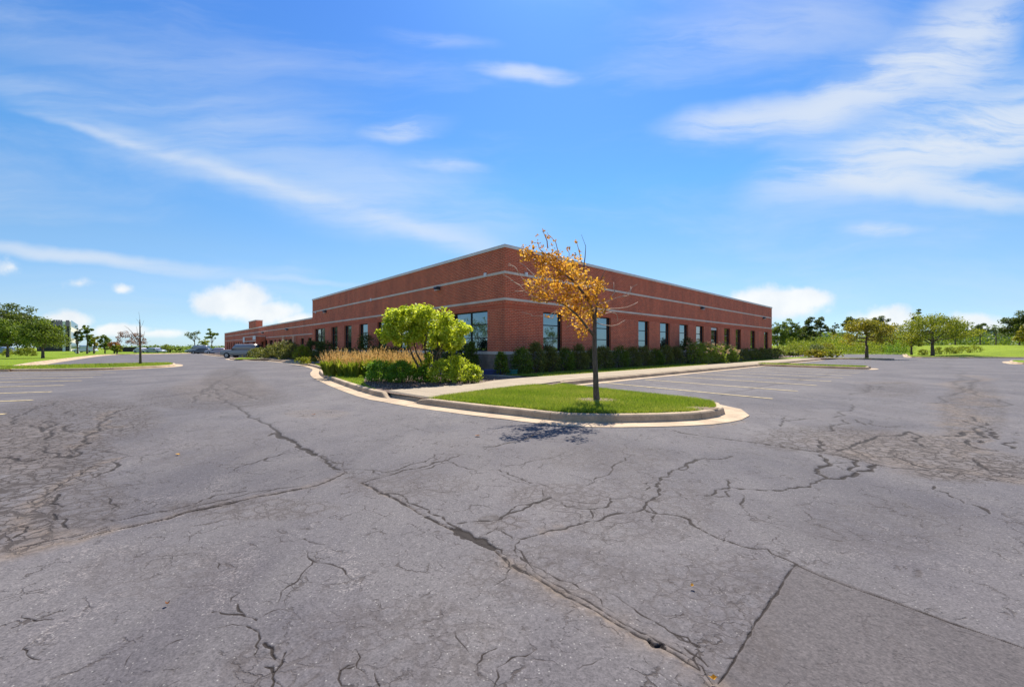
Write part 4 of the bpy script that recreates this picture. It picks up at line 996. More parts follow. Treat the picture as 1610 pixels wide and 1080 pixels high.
# block base: near the corner each block stands on its own
facade_r('block_base', 0.0, ZS0, [], MAT['block'], us=None, loc=(-dL.x * -0.0, 0, 0)); facade_l('block_base', 0.0, ZS0, [], MAT['block'])
def blocks(rz, sgn):
    meB = None
    for r in range(5):
        z1 = ZS0 - 0.004 - r * 0.203; z0 = z1 - 0.193
        off = 0.2 * (r % 2)
        for k in range(11):
            a = k * 0.406 - off + 0.003; b = a + 0.396
            if a < 0: a = 0.003
            if z0 < 0.02: z0 = 0.02
            mb = MB(); x0, x1 = (a, b) if sgn > 0 else (-b, -a)
            j = rng.uniform(0, 0.006)
            if sgn > 0 and k == 0: x0 = -0.030
            mb.box(x0, x1, -0.03 - j, -0.002, z0, z1); mb.build('block', MAT['block'], bld, False, (0, 0, 0), rz)
blocks(RZ_R, 1); blocks(RZ_LL, -1)
for i, (a, b, z0, z1) in enumerate(ro): wq = window(a, b, z0, z1, RZ_R, False); (bar('blind', MAT['white'], a + .06, b - .06, z1 - .26, z1 - .06, .10, .128, 0, False, wq) if i == 6 else None)
for i, (a, b, z0, z1) in enumerate(lo):
    window(a, b, max(z0, ZS1), z1, RZ_LL, False, muls=(0.5,) if (b - a) > 2 else ())
# end walls, back walls, roof
def plain(name, pts, z0, z1, mat, parent=bld):
    mb = MB()
    for p, q in zip(pts[:-1], pts[1:]):
        p = Vector(p) - C0; q = Vector(q) - C0
        mb.add([(p.x, p.y, z0), (q.x, q.y, z0), (q.x, q.y, z1), (p.x, p.y, z1)], [(0, 1, 2, 3)])
    L = [0]
    return mb.build(name, mat, parent, uvf=lambda co, n: (co.x * 1.36 if abs(n.y) > abs(n.x) * 0.3 else co.y, co.z))
plain('end_wall', [RB(LR, 0), RB(LR, -LL1), RB(0, -LL1), LB(LL1, 0)], 0, ZCB, MAT['brick'])
mb = MB(); mb.poly([Vector(p) - C0 for p in (RB(0.02, -0.02), RB(LR - .02, -0.02), RB(LR - .02, -LL1 + .02), RB(0.02, -LL1 + .02))], ZC - 0.5); mb.build('roof', MAT['roof'], bld)
mb = MB()
for a, b in ((RB(LR + .05, 0), RB(LR + .05, -LL1)), (RB(LR, -LL1), RB(0, -LL1))):
    a, b = Vector(a) - C0, Vector(b) - C0; n = Vector((-(b - a).y, (b - a).x)).normalized() * 0.3
    mb.poly([a, b, b + n, a + n], ZCB, ZC)
mb.build('coping', MAT['coping'], bld)
# the long low wing
WX0, WX1 = -LW, -LL1
wing_px = [(484, 491), (473, 477.7), (454.3, 459), (444.5, 451.5), (438, 441.5), (431.5, 434), (423.5, 429), (416.5, 420.2), (410.2, 414.2), (405, 408.2), (380.5, 382.5), (377.5, 379.2), (374, 375.8), (370.5, 372.4), (367, 368.8), (363.5, 365), (360.2, 361.8), (357.2, 358.6)]
def t_of(px): r = (px - CX) / FPX; return (C0.x - r * C0.y) / (0.679 + 0.734 * r)
wo = []
for a, b in wing_px:
    t1, t0 = t_of(a), t_of(b); t0 = max(t0, LL1 + 0.25); wo.append((-t1, -t0, ZS1 * 0.9, 2.43))
wo = sorted(wo)
facade_l('wall', 0.0, 2.77, wo, MAT['brick'], WX0, WX1); facade_l('wall', 2.87, WING_B0, [], MAT['brick'], WX0, WX1); facade_l('wall', WING_B1, WING_T - .14, [], MAT['brick'], WX0, WX1)
for z0, z1 in ((2.77, 2.87), (WING_B0, WING_B1)): bandrow(z0, z1, WX0, WX1 - 0.02, RZ_LL, 0.03, 9.0)
bandrow(WING_T - .14, WING_T, WX0, WX1 - 0.02, RZ_LL, 0.05, 9.0, 'coping', 'coping')
for a, b, z0, z1 in wo: window(a, b, z0, z1, RZ_LL, False, bars=(0.5,), fw=0.07)
plain('end_wall', [LB(LW, -46), LB(LW, 0)], 0, WING_T - .1, MAT['brick'])
mb = MB(); mb.poly([Vector(p) - C0 for p in (LB(LL1, -.02), LB(LW - .02, -.02), LB(LW - .02, -46), LB(LL1, -46))][::-1], WING_T - 0.4); mb.build('roof', MAT['roof'], bld)
# brick piers between the wing windows
for px in (464.5, 448, 411.5): 
    t = t_of(px); bar('pier', MAT['brick'], -t - 0.4, -t + 0.4, 0, 2.75, -0.25, 0.0, RZ_LL, False)
# raised parapet and entrance canopy
ta, tb = t_of(392.5), t_of(403.5)
w = MB(); w.box(-ta, -tb, -0.12, 0.8, WING_T + 0.002, WING_T + 1.05); w.build('raised_parapet', MAT['brick'], bld, False, (0, 0, 0), RZ_LL, uvf=lambda co, n: (co.x + co.y, co.z))
w = MB(); w.box(-ta - .05, -tb + .05, -0.17, 0.85, WING_T + 1.052, WING_T + 1.17); w.build('coping', MAT['coping'], bld, False, (0, 0, 0), RZ_LL)
def t_w(px, w_):
    r = (px - CX) / FPX; return (C0.x - dR.x * w_ - r * (C0.y - dR.y * w_)) / (-dL.x + r * dL.y)
CWD = 1.2; tc0, tc1 = t_w(383.5, CWD), t_w(402.5, CWD); Yc = LB(tc1, CWD)[1]
zt_, zb_ = Z_(529.2, Yc), Z_(537.0, Yc)
w = MB(); w.box(-tc0, -tc1, -CWD, -0.06, zb_, zt_); canopy = w.build('entrance_canopy', MAT['brick'], bld, False, (0, 0, 0), RZ_LL, uvf=lambda co, n: (co.x + co.y, co.z))
for x in (-tc0 + .3, -tc1 - .3):
    w = MB(); w.box(x - .28, x + .28, -CWD + .03, -CWD + .6, 0, zb_ - .002); w.build('pier', MAT['brick'], canopy, uvf=lambda co, n: (co.x + co.y, co.z))
w = MB(); w.box(-tc0 - .1, -tc1 + .1, -CWD - .1, -0.05, zt_ + .002, zt_ + .12); w.box(-tc0 + .002, -tc1 - .002, -CWD - .05, -CWD - .002, zb_ + .01, zb_ + .15); w.build('stone_band', MAT['stone'], canopy)
w = MB(); w.box(-tc0 - .15, -tc0 + 1.2, -CWD - .12, -CWD - .055, zt_ - .75, zt_ + .1); w.box(-tc1 - 1.6, -tc1 + .15, -CWD - .12, -CWD - .055, zt_ - .45, zt_ + .1); w.build('corner_cap', MAT['white'], canopy)
# wall lamps and junction boxes
def wallpack(u, z, rz):
    m = MB()
    m.add([(-.17, 0, -.11), (.17, 0, -.11), (.17, 0, .11), (-.17, 0, .11), (-.17, -.30, .00), (.17, -.30, .00), (.17, -.24, .10), (-.17, -.24, .10)], [(0, 1, 5, 4), (4, 5, 6, 7), (7, 6, 2, 3), (0, 4, 7, 3), (1, 2, 6, 5), (0, 3, 2, 1)])
    p = Vector((math.cos(rz), math.sin(rz))) * u
    o = m.build('wall_lamp', MAT['lamp'], bld, False, (p.x, p.y, z), rz)
    m = MB(); m.box(-.13, .13, -.24, -.05, -.125, -.075); m.build('lamp_lens', MAT['clear_lens'], o)
def jbox(u, z, rz):
    p = Vector((math.cos(rz), math.sin(rz))) * u; m = MB(); m.box(-.085, .085, -.12, -.032, -.11, .11)
    bevel(m.build('junction_box', MAT['white'], bld, False, (p.x, p.y, z), rz), .012)
def u_of(px): r = (px - CX) / FPX; return (r * C0.y - C0.x) / (0.734 - 0.679 * r)
def zl(px, py, left=True):
    Y = C0.y + (0.734 * t_of(px) if left else 0.679 * u_of(px)); return Z_(py, Y)
for px, py in ((690, 454), (512.5, 490), (452.5, 518), (414, 523.2)): wallpack(-t_of(px), zl(px, py), RZ_LL)
for px, py in ((1102.5, 484.8), (1199.8, 500.2)): wallpack(u_of(px), zl(px, py, False), RZ_R)
for px, py in ((764.7, 432.8), (584.6, 471.6), (497.5, 491.0)): jbox(-t_of(px), zl(px, py), RZ_LL)
jbox(u_of(825.8), zl(825.8, 432.0, False), RZ_R)
# plastic tubs at the foot of the corner
MAT['blue'] = simple('blue_plastic', (0.035, 0.055, 0.20), 0.5); MAT['teal'] = simple('teal_plastic', (0.02, 0.17, 0.15), 0.5)
def tub(label, px, Y, w, mat):
    x = X_(px, Y); root = empty('plastic_tub', (x, Y, 0.125), 0.0, label, 'tub')
    m = MB(); a, b = w / 2, w / 2 * 0.92; h = 0.24
    m.add([(-b, -.2, 0), (b, -.2, 0), (b, .2, 0), (-b, .2, 0), (-a, -.24, h), (a, -.24, h), (a, .24, h), (-a, .24, h), (-a + .03, -.21, h), (a - .03, -.21, h), (a - .03, .21, h), (-a + .03, .21, h), (-b + .03, -.17, .03), (b - .03, -.17, .03), (b - .03, .17, .03), (-b + .03, .17, .03)],
          [(3, 2, 1, 0), (0, 1, 5, 4), (1, 2, 6, 5), (2, 3, 7, 6), (3, 0, 4, 7), (4, 5, 9, 8), (5, 6, 10, 9), (6, 7, 11, 10), (7, 4, 8, 11), (8, 9, 13, 12), (9, 10, 14, 13), (10, 11, 15, 14), (11, 8, 12, 15), (12, 13, 14, 15)])
    bevel(m.build('basin', MAT[mat], root), 0.008); m = MB(); m.box(-a - .015, a + .015, -.255, -.241, h - .04, h); m.box(-a - .015, a + .015, .241, .255, h - .04, h); m.build('rim', MAT[mat], root)
tub('low dark blue plastic tub at the foot of the block wall left of the corner', 775, 18.3, 0.85, 'blue')
tub('low teal plastic tub half hidden by the hedge right of the corner', 805, 18.35, 0.5, 'teal')
# ------------------------------------------------------------------ near trees
def place(px, Y, z=0.142): return (X_(px, Y), Y, z)
def blobs(rg, cs, n, rad, weights=None):
    cs = np.array(cs, float); k = len(cs); w = np.ones(k) if weights is None else np.array(weights, float)
    idx = rg.choice(k, n, p=w / w.sum()); o = rg.normal(size=(n, 3)); o /= np.linalg.norm(o, axis=1)[:, None]
    r = rad if np.isscalar(rad) else np.array(rad)[idx][:, None]
    o *= (rg.uniform(0, 1, n) ** 0.5)[:, None] * r
    return cs[idx] + o, np.clip(rg.normal(0.45, 0.22, n) + rg.normal(0, 0.15, k)[idx], 0, 1)
def golden_tree():
    rg = np.random.default_rng(3); Y0 = 9.3; bx = X_(938, Y0)
    t = empty('golden_tree', (bx, Y0, 0.142), 0, 'young tree with thin golden autumn leaves and bare side twigs on the near grass island', 'tree')
    o = Vector((bx, Y0, 0.142))
    def q(x, y, dy=0.0):
        Y = Y0 + dy; return AT(740 + x / 3.178, 340 + y / 3.178, Y) - o
    fwd = lambda y: -0.95 * max(0.0, min(1.0, (560 - y) / 330))
    mb = MB()
    trunk = [Vector((0, 0, -0.15)), Vector((0, 0, 0.0)), q(626, 860), q(624, 780), q(620, 700), q(619, 600), q(620, 510)]
    mb.tube(trunk, [0.088, 0.080, 0.066, 0.060, 0.056, 0.052, 0.047], 10)
    L1 = [q(620, 520), q(600, 440, -.05), q(560, 380, -.15), q(520, 330, -.3), q(470, 290, -.42), q(400, 240, -.55), q(320, 195, -.62), q(262, 178, -.6)]
    mb.tube(L1, [0.045, 0.036, 0.030, 0.026, 0.021, 0.015, 0.009, 0.004], 6)
    L2 = [q(619, 600), q(585, 560, -.1), q(540, 500, -.25), q(480, 450, -.4), q(420, 420, -.5), q(340, 425, -.55), q(262, 392, -.5)]
    mb.tube(L2, [0.036, 0.03, 0.026, 0.02, 0.015, 0.009, 0.004], 6)
    L3 = [q(620, 515), q(630, 450, .1), q(628, 390, .1), q(645, 330, 0), q(662, 290, 0), q(675, 268, 0)]
    mb.tube(L3, [0.036, 0.026, 0.018, 0.012, 0.007, 0.003], 6)
    L4 = [q(600, 440, -.05), q(585, 340, .1), q(565, 260, .1), q(572, 200, .05), q(575, 150, 0), q(553, 92, 0)]
    mb.tube(L4, [0.028, 0.02, 0.015, 0.010, 0.006, 0.003], 6)
    mb.build('trunk', MAT['bark'], t, True)
    tw = MB()
    twigs = [[(400, 410, -.5), (330, 350, -.5), (290, 330, -.4), (240, 285, -.3), (190, 235, -.3)], [(400, 330, -.4), (340, 300, -.2), (300, 278, -.1), (245, 230, 0)],
             [(340, 425, -.5), (270, 375, -.6), (225, 335, -.6), (160, 290, -.7)], [(440, 470, -.3), (380, 505, -.2), (340, 500, -.2), (300, 490, -.1), (255, 480, -.1)],
             [(380, 505, -.2), (410, 510, -.2), (425, 480, -.2)], [(640, 440, .1), (700, 420, .2), (760, 400, .3), (800, 370, .35), (835, 340, .4)], [(760, 400, .3), (790, 395, .3), (800, 350, .3)],
             [(630, 470, .1), (700, 462, .3), (780, 455, .4), (835, 430, .5)], [(620, 510, 0), (545, 550, .2), (500, 545, .3), (478, 558, .3)], [(620, 530, 0), (680, 545, .2), (740, 540, .3), (772, 520, .3)],
             [(640, 480, 0), (700, 480, .2), (730, 490, .3), (735, 525, .3)], [(470, 290, -.4), (440, 200, -.5), (425, 130, -.5), (385, 90, -.5)], [(400, 240, -.5), (360, 180, -.5), (335, 130, -.5), (300, 125, -.5)],
             [(565, 260, .1), (545, 190, .1), (530, 130, .1)], [(385, 160, -.5), (372, 100, -.5), (360, 72, -.5)], [(240, 285, -.3), (215, 250, -.3), (185, 245, -.3)], [(290, 330, -.4), (250, 345, -.4), (200, 320, -.4)],
             [(330, 350, -.5), (320, 300, -.4), (280, 260, -.3)], [(270, 375, -.6), (220, 375, -.6)], [(700, 420, .2), (720, 380, .2), (715, 330, .2)], [(560, 380, -.15), (520, 300, .2), (490, 220, .3), (480, 160, .3)]]
    for L in twigs:
        P = [q(*p) for p in L]; Q = []
        for a, b in zip(P[:-1], P[1:]): Q += [a, a.lerp(b, 0.5) + Vector(rg.normal(size=3)) * 0.018]
        Q.append(P[-1]); tw.tube(Q, list(np.linspace(0.013, 0.006, len(Q))), 4)
    tw.build('twig', MAT['twig'], t, True)
    cs = [(300, 188, .6), (350, 222, 1), (420, 215, 1), (480, 245, 1), (370, 275, .9), (440, 290, 1.2), (510, 300, 1), (560, 305, .8), (345, 335, .9), (420, 350, 1.2), (490, 370, 1.3), (560, 360, 1), (620, 355, 1), (645, 345, .6),
          (380, 395, .9), (460, 410, 1.3), (530, 420, 1.3), (600, 410, 1), (650, 455, .8), (500, 465, 1), (575, 470, 1.2), (625, 490, .8), (470, 490, .5), (560, 560, .5), (552, 588, .35), (335, 400, .5), (300, 345, .5), (520, 240, .7), (395, 190, .5), (540, 520, .6), (270, 185, .4), (590, 520, .4)]
    C, tone = blobs(rg, [q(x, y, fwd(y) + rg.normal() * 0.28) for x, y, w in cs], 3500, [0.175 + 0.05 * rg.uniform() for _ in cs], [w for *_, w in cs])
    ss = [(340, 130), (385, 95), (425, 125), (450, 180), (530, 130), (545, 175), (485, 160), (305, 130), (258, 148), (365, 75), (333, 96), (395, 105), (400, 140), (440, 175), (520, 195), (700, 412), (430, 480), (380, 500), (360, 150), (545, 215)]
    C2, t2 = blobs(rg, [q(x, y, -.45) for x, y in ss], 110, 0.055)
    leaf_cloud('crown', np.vstack([C, C2]), 0.064, MAT['l_gold'], rg, t, 0.1, 0.6, np.concatenate([tone, t2 * 0.4]), 0.7)
golden_tree()
MAT['dry_soil'] = simple('dry_soil', (0.20, 0.14, 0.09), .95, 0, .5, 30, .01)
# worn soil ring round the trunk and a bare spot near the tip of the island
def patch_soil(cx, cy, rx, ry, z):
    mb = MB(); n = 26; mb.v.append((cx, cy, z + 0.014))
    for i in range(n):
        a = 2 * math.pi * i / n; k = rng.uniform(0.75, 1.15); mb.v.append((cx + rx * k * math.cos(a), cy + ry * k * math.sin(a), z))
    mb.f = [(0, 1 + i, 1 + (i + 1) % n) for i in range(n)]
    tag(mb.build('bare_soil', MAT['dry_soil']), kind='structure')
gx, gy = X_(936, 9.3), 9.3
patch_soil(gx, gy, 0.70, 0.42, 0.146); sx, sy = G(1098, 641.5, .142); patch_soil(sx, sy, 0.42, 0.20, 0.146)

def lime_tree():
    rg = np.random.default_rng(8); Y0 = 14.7; bx = X_(676, Y0)
    t = empty('ornamental_tree', (bx, Y0, 0.13), 0, 'broad multi-stemmed lime green small tree in the mulch bed left of the building corner', 'tree')
    o = Vector((bx, Y0, 0.13)); q = lambda x, y, dy=0.0: AT(590 + x / 7.2, 470 + y / 7.2, Y0 + dy) - o
    mb = MB(); base = Vector((0, 0, -0.1))
    for L in ([(540, 850, 0), (480, 750, -.1), (420, 640, -.2), (385, 540, -.3), (300, 400, -.4), (200, 300, -.5)], [(560, 850, .05), (525, 720, .2), (470, 620, .3), (440, 500, .4), (400, 330, .5), (330, 200, .6)],
              [(620, 850, -.05), (665, 740, -.2), (705, 620, -.4), (770, 500, -.6), (880, 360, -.7)], [(645, 850, .1), (705, 730, .3), (745, 600, .4), (850, 540, .5), (950, 470, .6)],
              [(590, 850, 0), (580, 700, 0), (560, 560, 0), (590, 380, 0), (600, 200, 0)], [(600, 850, .1), (610, 700, .4), (660, 520, .6), (700, 330, .7)]):
        P = [base + Vector((rg.normal() * .05, rg.normal() * .05, 0))] + [q(*p) for p in L]; mb.tube(P, list(np.linspace(0.055, 0.010, len(P))), 7)
    mb.build('stem', MAT['bark'], t, True)
    cs = [(200, 155), (285, 125), (390, 145), (130, 285), (100, 395), (200, 420), (260, 480), (230, 220), (330, 230), (420, 215), (520, 190), (600, 135), (640, 185), (705, 220), (800, 200), (860, 245), (300, 330), (400, 330), (500, 300), (580, 330), (660, 320), (740, 300),
          (820, 360), (935, 330), (990, 360), (880, 420), (960, 470), (900, 510), (800, 440), (720, 450), (620, 430), (520, 440), (430, 430), (340, 450), (450, 140), (330, 160), (480, 170), (540, 130), (420, 270), (480, 340), (890, 540), (780, 500), (100, 340), (130, 440), (980, 320), (640, 500), (180, 340), (240, 300), (470, 260), (560, 250), (160, 180)]
    cc = []; rr = []; ww = []
    for x, y in cs:
        ex = abs(x - 540) / 500; D = 1.10 * math.sqrt(max(0.05, 1 - ex * ex))
        for d in (-D, -D * .35, D * .35, D):
            cc.append(q(x + rg.normal() * 26, y + rg.normal() * 20, d * rg.uniform(.7, 1.1))); rr.append(0.20 * rg.uniform(.6, 1.4)); ww.append(1.3 if d < 0 else .8)
    C, tone = blobs(rg, cc, 14000, rr, ww)
    C2, t2 = blobs(rg, [q(600, 640), q(610, 700), q(570, 730), q(560, 790)], 260, 0.16)
    leaf_cloud('crown', np.vstack([C, C2]), 0.105, MAT['l_lime'], rg, t, 0.45, 0.6, np.concatenate([tone, t2]), 0.72)
lime_tree()

# ------------------------------------------------------------------ planting bed
BG = 'yellow-green low shrubs at the right end of the mulch bed'
shrub('boxwood_shrub', 'dense dark green boxwood mound, left one of the pair in the mulch bed', place(597, 14.6, .13), 1.15, 0.80, MAT['l_box'], rng, 3000, 0.062, 'dark boxwood pair', 1.0, 60)
shrub('boxwood_shrub', 'dense dark green boxwood mound, right one of the pair, beside the feathery reeds', place(630, 14.2, .13), 1.10, 0.76, MAT['l_box'], rng, 3000, 0.062, 'dark boxwood pair', 1.0, 60)
shrub('spirea_shrub', 'yellow-green low shrub just right of the multi-stemmed tree base', place(696, 14.2, .13), 1.15, 0.80, MAT['l_spirea'], rng, 2100, 0.075, BG, 1.0, 50, shell=.5, lobes=.3)
shrub('spirea_shrub', 'taller yellow-green shrub behind, between tree base and end mound', place(718, 14.9, .13), 1.15, 0.95, MAT['l_spirea'], rng, 2100, 0.075, BG, 1.0, 50, shell=.5, lobes=.3)
shrub('spirea_shrub', 'small rounded yellow-green mound at the walk end of the mulch bed', place(741, 14.1, .13), 0.98, 0.62, MAT['l_spirea'], rng, 1700, 0.075, BG, 0.9, 40, shell=.5, lobes=.3)
shrub('spirea_shrub', 'low dark-based tangle of shrub around the stems of the lime tree', place(664, 14.3, .13), 0.8, 0.5, MAT['l_box'], rng, 900, 0.07, None, 0.7, 30)
def reed(label, loc, H, rg, W=0.5, n=420, plumes=46, tint='l_plume'):
    t = empty('feather_reed_grass', loc, 0, label, 'ornamental grass', 'feather reed grasses behind the wedge lawn'); H = H * rg.uniform(.84, 1.06)
    m = n; a = rg.uniform(0, 6.28, m); r = rg.uniform(0, .16, m); R2 = rg.uniform(0.1, 1, m) * W * .55; h = H * rg.uniform(.35, .68, m)
    b = np.stack([np.cos(a) * r, np.sin(a) * r, np.zeros(m)], 1); tp = np.stack([np.cos(a) * R2, np.sin(a) * R2, h], 1); md = (b + tp) / 2; md[:, 2] = h * .62; md[:, :2] = b[:, :2] + (tp - b)[:, :2] * .35
    s = np.stack([-np.sin(a), np.cos(a), np.zeros(m)], 1) * .008
    V = np.stack([b - s, b + s, md + s, tp, md - s], 1)
    me = bpy.data.meshes.new('blades'); me.vertices.add(5 * m); me.vertices.foreach_set('co', V.reshape(-1).astype(np.float32)); me.loops.add(5 * m); me.loops.foreach_set('vertex_index', np.arange(5 * m, dtype=np.int32))
    me.polygons.add(m); me.polygons.foreach_set('loop_start', np.arange(0, 5 * m, 5, dtype=np.int32)); me.polygons.foreach_set('loop_total', np.full(m, 5, dtype=np.int32))
    at = me.attributes.new('tone', 'FLOAT', 'POINT'); at.data.foreach_set('value', np.repeat(rg.uniform(0, 1, m), 5).astype(np.float32)); me.materials.append(MAT['l_reed']); me.update(calc_edges=True)
    link('blades', me, t)
    C = []; 
    for i in range(plumes):
        a_ = rg.uniform(0, 6.28); rr = W * .55 * math.sqrt(rg.uniform()); z1 = H * rg.uniform(.74, 1.10) * (1 - .18 * rr / W); x, y = rr * math.cos(a_), rr * math.sin(a_)
        for k in range(9): C.append((x * (1 + .55 * k / 9) + rg.normal() * .010, y * (1 + .55 * k / 9) + rg.normal() * .007, z1 - .30 + .30 * k / 8))
    C = np.array(C); nn = len(C); V = np.empty((nn, 4, 3)); up = np.array([0, 0, .032]); sd = rg.normal(size=(nn, 3)) * np.array([1, 1, .2]); sd /= np.linalg.norm(sd, axis=1)[:, None]; sd *= .011
    V[:, 0] = C - up; V[:, 1] = C + sd; V[:, 2] = C + up; V[:, 3] = C - sd
    me = bpy.data.meshes.new('plumes'); me.vertices.add(4 * nn); me.vertices.foreach_set('co', V.reshape(-1).astype(np.float32)); me.loops.add(4 * nn); me.loops.foreach_set('vertex_index', np.arange(4 * nn, dtype=np.int32))
    me.polygons.add(nn); me.polygons.foreach_set('loop_start', np.arange(0, 4 * nn, 4, dtype=np.int32)); me.polygons.foreach_set('loop_total', np.full(nn, 4, dtype=np.int32))
    at = me.attributes.new('tone', 'FLOAT', 'POINT'); at.data.foreach_set('value', np.repeat(rg.uniform(0, 1, nn), 4).astype(np.float32)); me.materials.append(MAT[tint]); me.update(calc_edges=True)
    link('plumes', me, t)
ordn = ['first', 'second', 'third', 'fourth', 'fifth', 'sixth', 'seventh', 'eighth', 'ninth', 'tenth', 'eleventh', 'twelfth', 'thirteenth', 'fourteenth', 'fifteenth']
k = 0
for row, (Yr, pxs) in enumerate(((17.0, np.linspace(518, 652, 10)), (18.3, np.linspace(520, 664, 10)))):
    for i, px in enumerate(pxs):
        reed('tan-plumed feather reed grass clump, %s from the left in the %s row' % (ordn[i], ['front', 'back'][row]), (X_(px, Yr + i * -.05), Yr - i * .05 + rng.uniform(-.35, .35),   .13), 1.14 + .08 * row, rng, W=.62)
# ------------------------------------------------------------------ shrubs along the right facade
def u_at(px, v):
    r = (px - CX) / FPX; return (r * (C0.y - dL.y * v) - (C0.x - dL.x * v)) / (dR.x - dR.y * r)
def pr(px, v=0.95, z=0.13): x, y = RB(u_at(px, v), v); return (x, y, z)
GH = 'dark rounded hedge shrubs along the right facade'
shrub('corner_shrub', 'small upright green shrub standing alone in front of the building corner', place(788, 18.1, .13), 0.80, 1.05, MAT['l_green'], rng, 1700, 0.085, None, .8, 40, shape=1.25)
for i, px in enumerate((820, 843, 866, 889, 911, 950, 975, 994, 1013, 1031, 1048, 1063)):
    px2 = px; w = (1.12 if i < 5 else 1.4)
    shrub('hedge_shrub', 'dark green clipped hedge shrub, %s from the building corner under the right facade windows' % ordn[i], pr(px2, 1.0 + rng.uniform(-.08, .08)), w * rng.uniform(.95, 1.1), rng.uniform(1.18, 1.52), MAT['l_hedge' if i % 3 else 'l_green'], rng, 3400, 0.070, GH, 1.15, 70, shell=.9, lobes=.06)
shrub('hedge_shrub', 'dark green clipped hedge shrub directly behind the golden tree trunk', pr(931, 1.0), 1.35, 1.2, MAT['l_hedge'], rng, 3400, 0.070, GH, 1.15, 70, shell=.9, lobes=.06)
shrub('dark_shrub', 'tall dark shrub rising above the hedge beside the flowering hydrangeas', pr(1082, .8), 1.7, 2.0, MAT['l_dark'], rng, 2000, .10, None, 1.3, 50)
for i, (px, h, v, w) in enumerate(((1096, 1.75, 1.7, 1.9), (1110, 1.65, 1.9, 1.9), (1126, 1.5, 2.2, 1.9), (1137, 1.6, 1.8, 2.1), (1147, 1.4, 2.1, 1.8))):
    s = shrub('hydrangea_shrub', 'light green hydrangea with cream and pink blooms, %s from the left in its group' % ordn[i], pr(px, v), w, h, MAT['l_hydra'], rng, 1900, .10, 'flowering hydrangeas along the right facade', 1.5, 50, lobes=.2)
    C, tn, cc = clumps(rng, 420, 26, w / 2, .75, h / 2, h / 2 + .08, .11, .95, -.2)
    tag(leaf_cloud('bloom', C[:(420 if i in (2, 4) else 230)], .10, MAT['l_flower'], rng, s), kind='stuff')
shrub('dark_shrub', 'olive rounded shrub between the hydrangeas and the far hedge', pr(1160, 1.2), 2.1, 1.25, MAT['l_hedge'], rng, 1400, .10, None, 1.5, 40)
for i, px in enumerate((1172, 1183, 1194, 1204, 1214, 1222)):
    shrub('hedge_shrub', 'dark green clipped shrub in the far hedge, %s past the olive shrub' % ordn[i], pr(px, 1.1), 2.5, 1.2, MAT['l_hedge'], rng, 1300, .11, 'far hedge at the end of the right facade', 1.4, 40, shell=.8)
# along the left facade
def pl(px, w, z=.13):
    r = (px - CX) / FPX; t = (C0.x - dR.x * w - r * (C0.y - dR.y * w)) / (-(dL.x) + r * dL.y); x, y = LB(t, w); return (x, y, z)
shrub('upright_shrub', 'green upright shrub under the large double window left of the corner', pl(741, .75), .98, 1.55, MAT['l_green'], rng, 2300, .085, None, .9, 50, shape=1.2)
shrub('upright_shrub', 'large dark shrub in shade behind the lime green tree', pl(716, .8), 1.6, 1.75, MAT['l_dark'], rng, 2500, .09, None, 1.1, 50)
shrub('upright_shrub', 'dark shrub under the window hidden behind the lime green tree', pl(690, .8), 1.7, 1.5, MAT['l_dark'], rng, 1800, .09, None, 1.1, 50)
for i, (px, w, h) in enumerate(((625, 2.2, 1.35), (604, 2.2, 1.4), (594, 1.6, 1.35))):
    shrub('facade_shrub', 'dark low shrub behind the plumes, %s from the lime tree' % ordn[i], pl(px, .8), w, h, MAT['l_dark'], rng, 1400, .10, 'dark shrubs along the left facade', 1.1, 40)
shrub('facade_shrub', 'dark feathery shrub reaching up over the window above the plumes', pl(575, .8), 1.9, 2.35, MAT['l_dark'], rng, 2300, .10, None, 1.1, 50, shape=1.5)
shrub('facade_shrub', 'dark low shrub between the feathery shrub and the glazed door', pl(547, .8), 2.3, 1.3, MAT['l_dark'], rng, 1300, .10, None, 1.1, 40)
shrub('facade_shrub', 'large dark green shrub at the far end of the main block', pl(511, .95), 2.6, 1.95, MAT['l_dark'], rng, 2300, .11, None, 1.6, 50)
shrub('facade_shrub', 'large dark green shrub where the low wing begins', pl(494, 1.2), 3.2, 1.95, MAT['l_dark'], rng, 2300, .12, None, 2.0, 50)
shrub('yellow_shrub', 'bright yellow-green rounded shrub beside the dark shrubs of the low wing', pl(478, 2.0), 2.6, 1.45, MAT['l_yellow'], rng, 1900, .11, None, 1.8, 40)
shrub('facade_shrub', 'dark bushy shrub just beyond the yellow-green one', pl(462, 1.4), 3.4, 1.7, MAT['l_hedge'], rng, 1700, .13, None, 2.2, 40)
for i, (px, w, h) in enumerate(((448, 4.0, 2.1), (438, 4.5, 1.75), (429, 4.5, 1.5), (420, 5.0, 1.4), (412, 5.0, 1.25))):
    shrub('facade_shrub', 'dark hedge shrub along the low wing, %s past the yellow-green shrub' % ordn[i], pl(px, 1.6), w, h, MAT['l_hedge'], rng, 1500, .16, 'hedge along the low wing', 2.4, 40)
shrub('small_shrub', 'small yellow-green mound on the near side of the drive entrance walk', pl(476, 4.1), 1.3, .55, MAT['l_yellow'], rng, 700, .09, None, 1.0, 25)
shrub('small_shrub', 'small olive mound beside the entrance walk', pl(487, 3.3), 1.5, .5, MAT['l_olive'], rng, 700, .09, None, 1.0, 25)

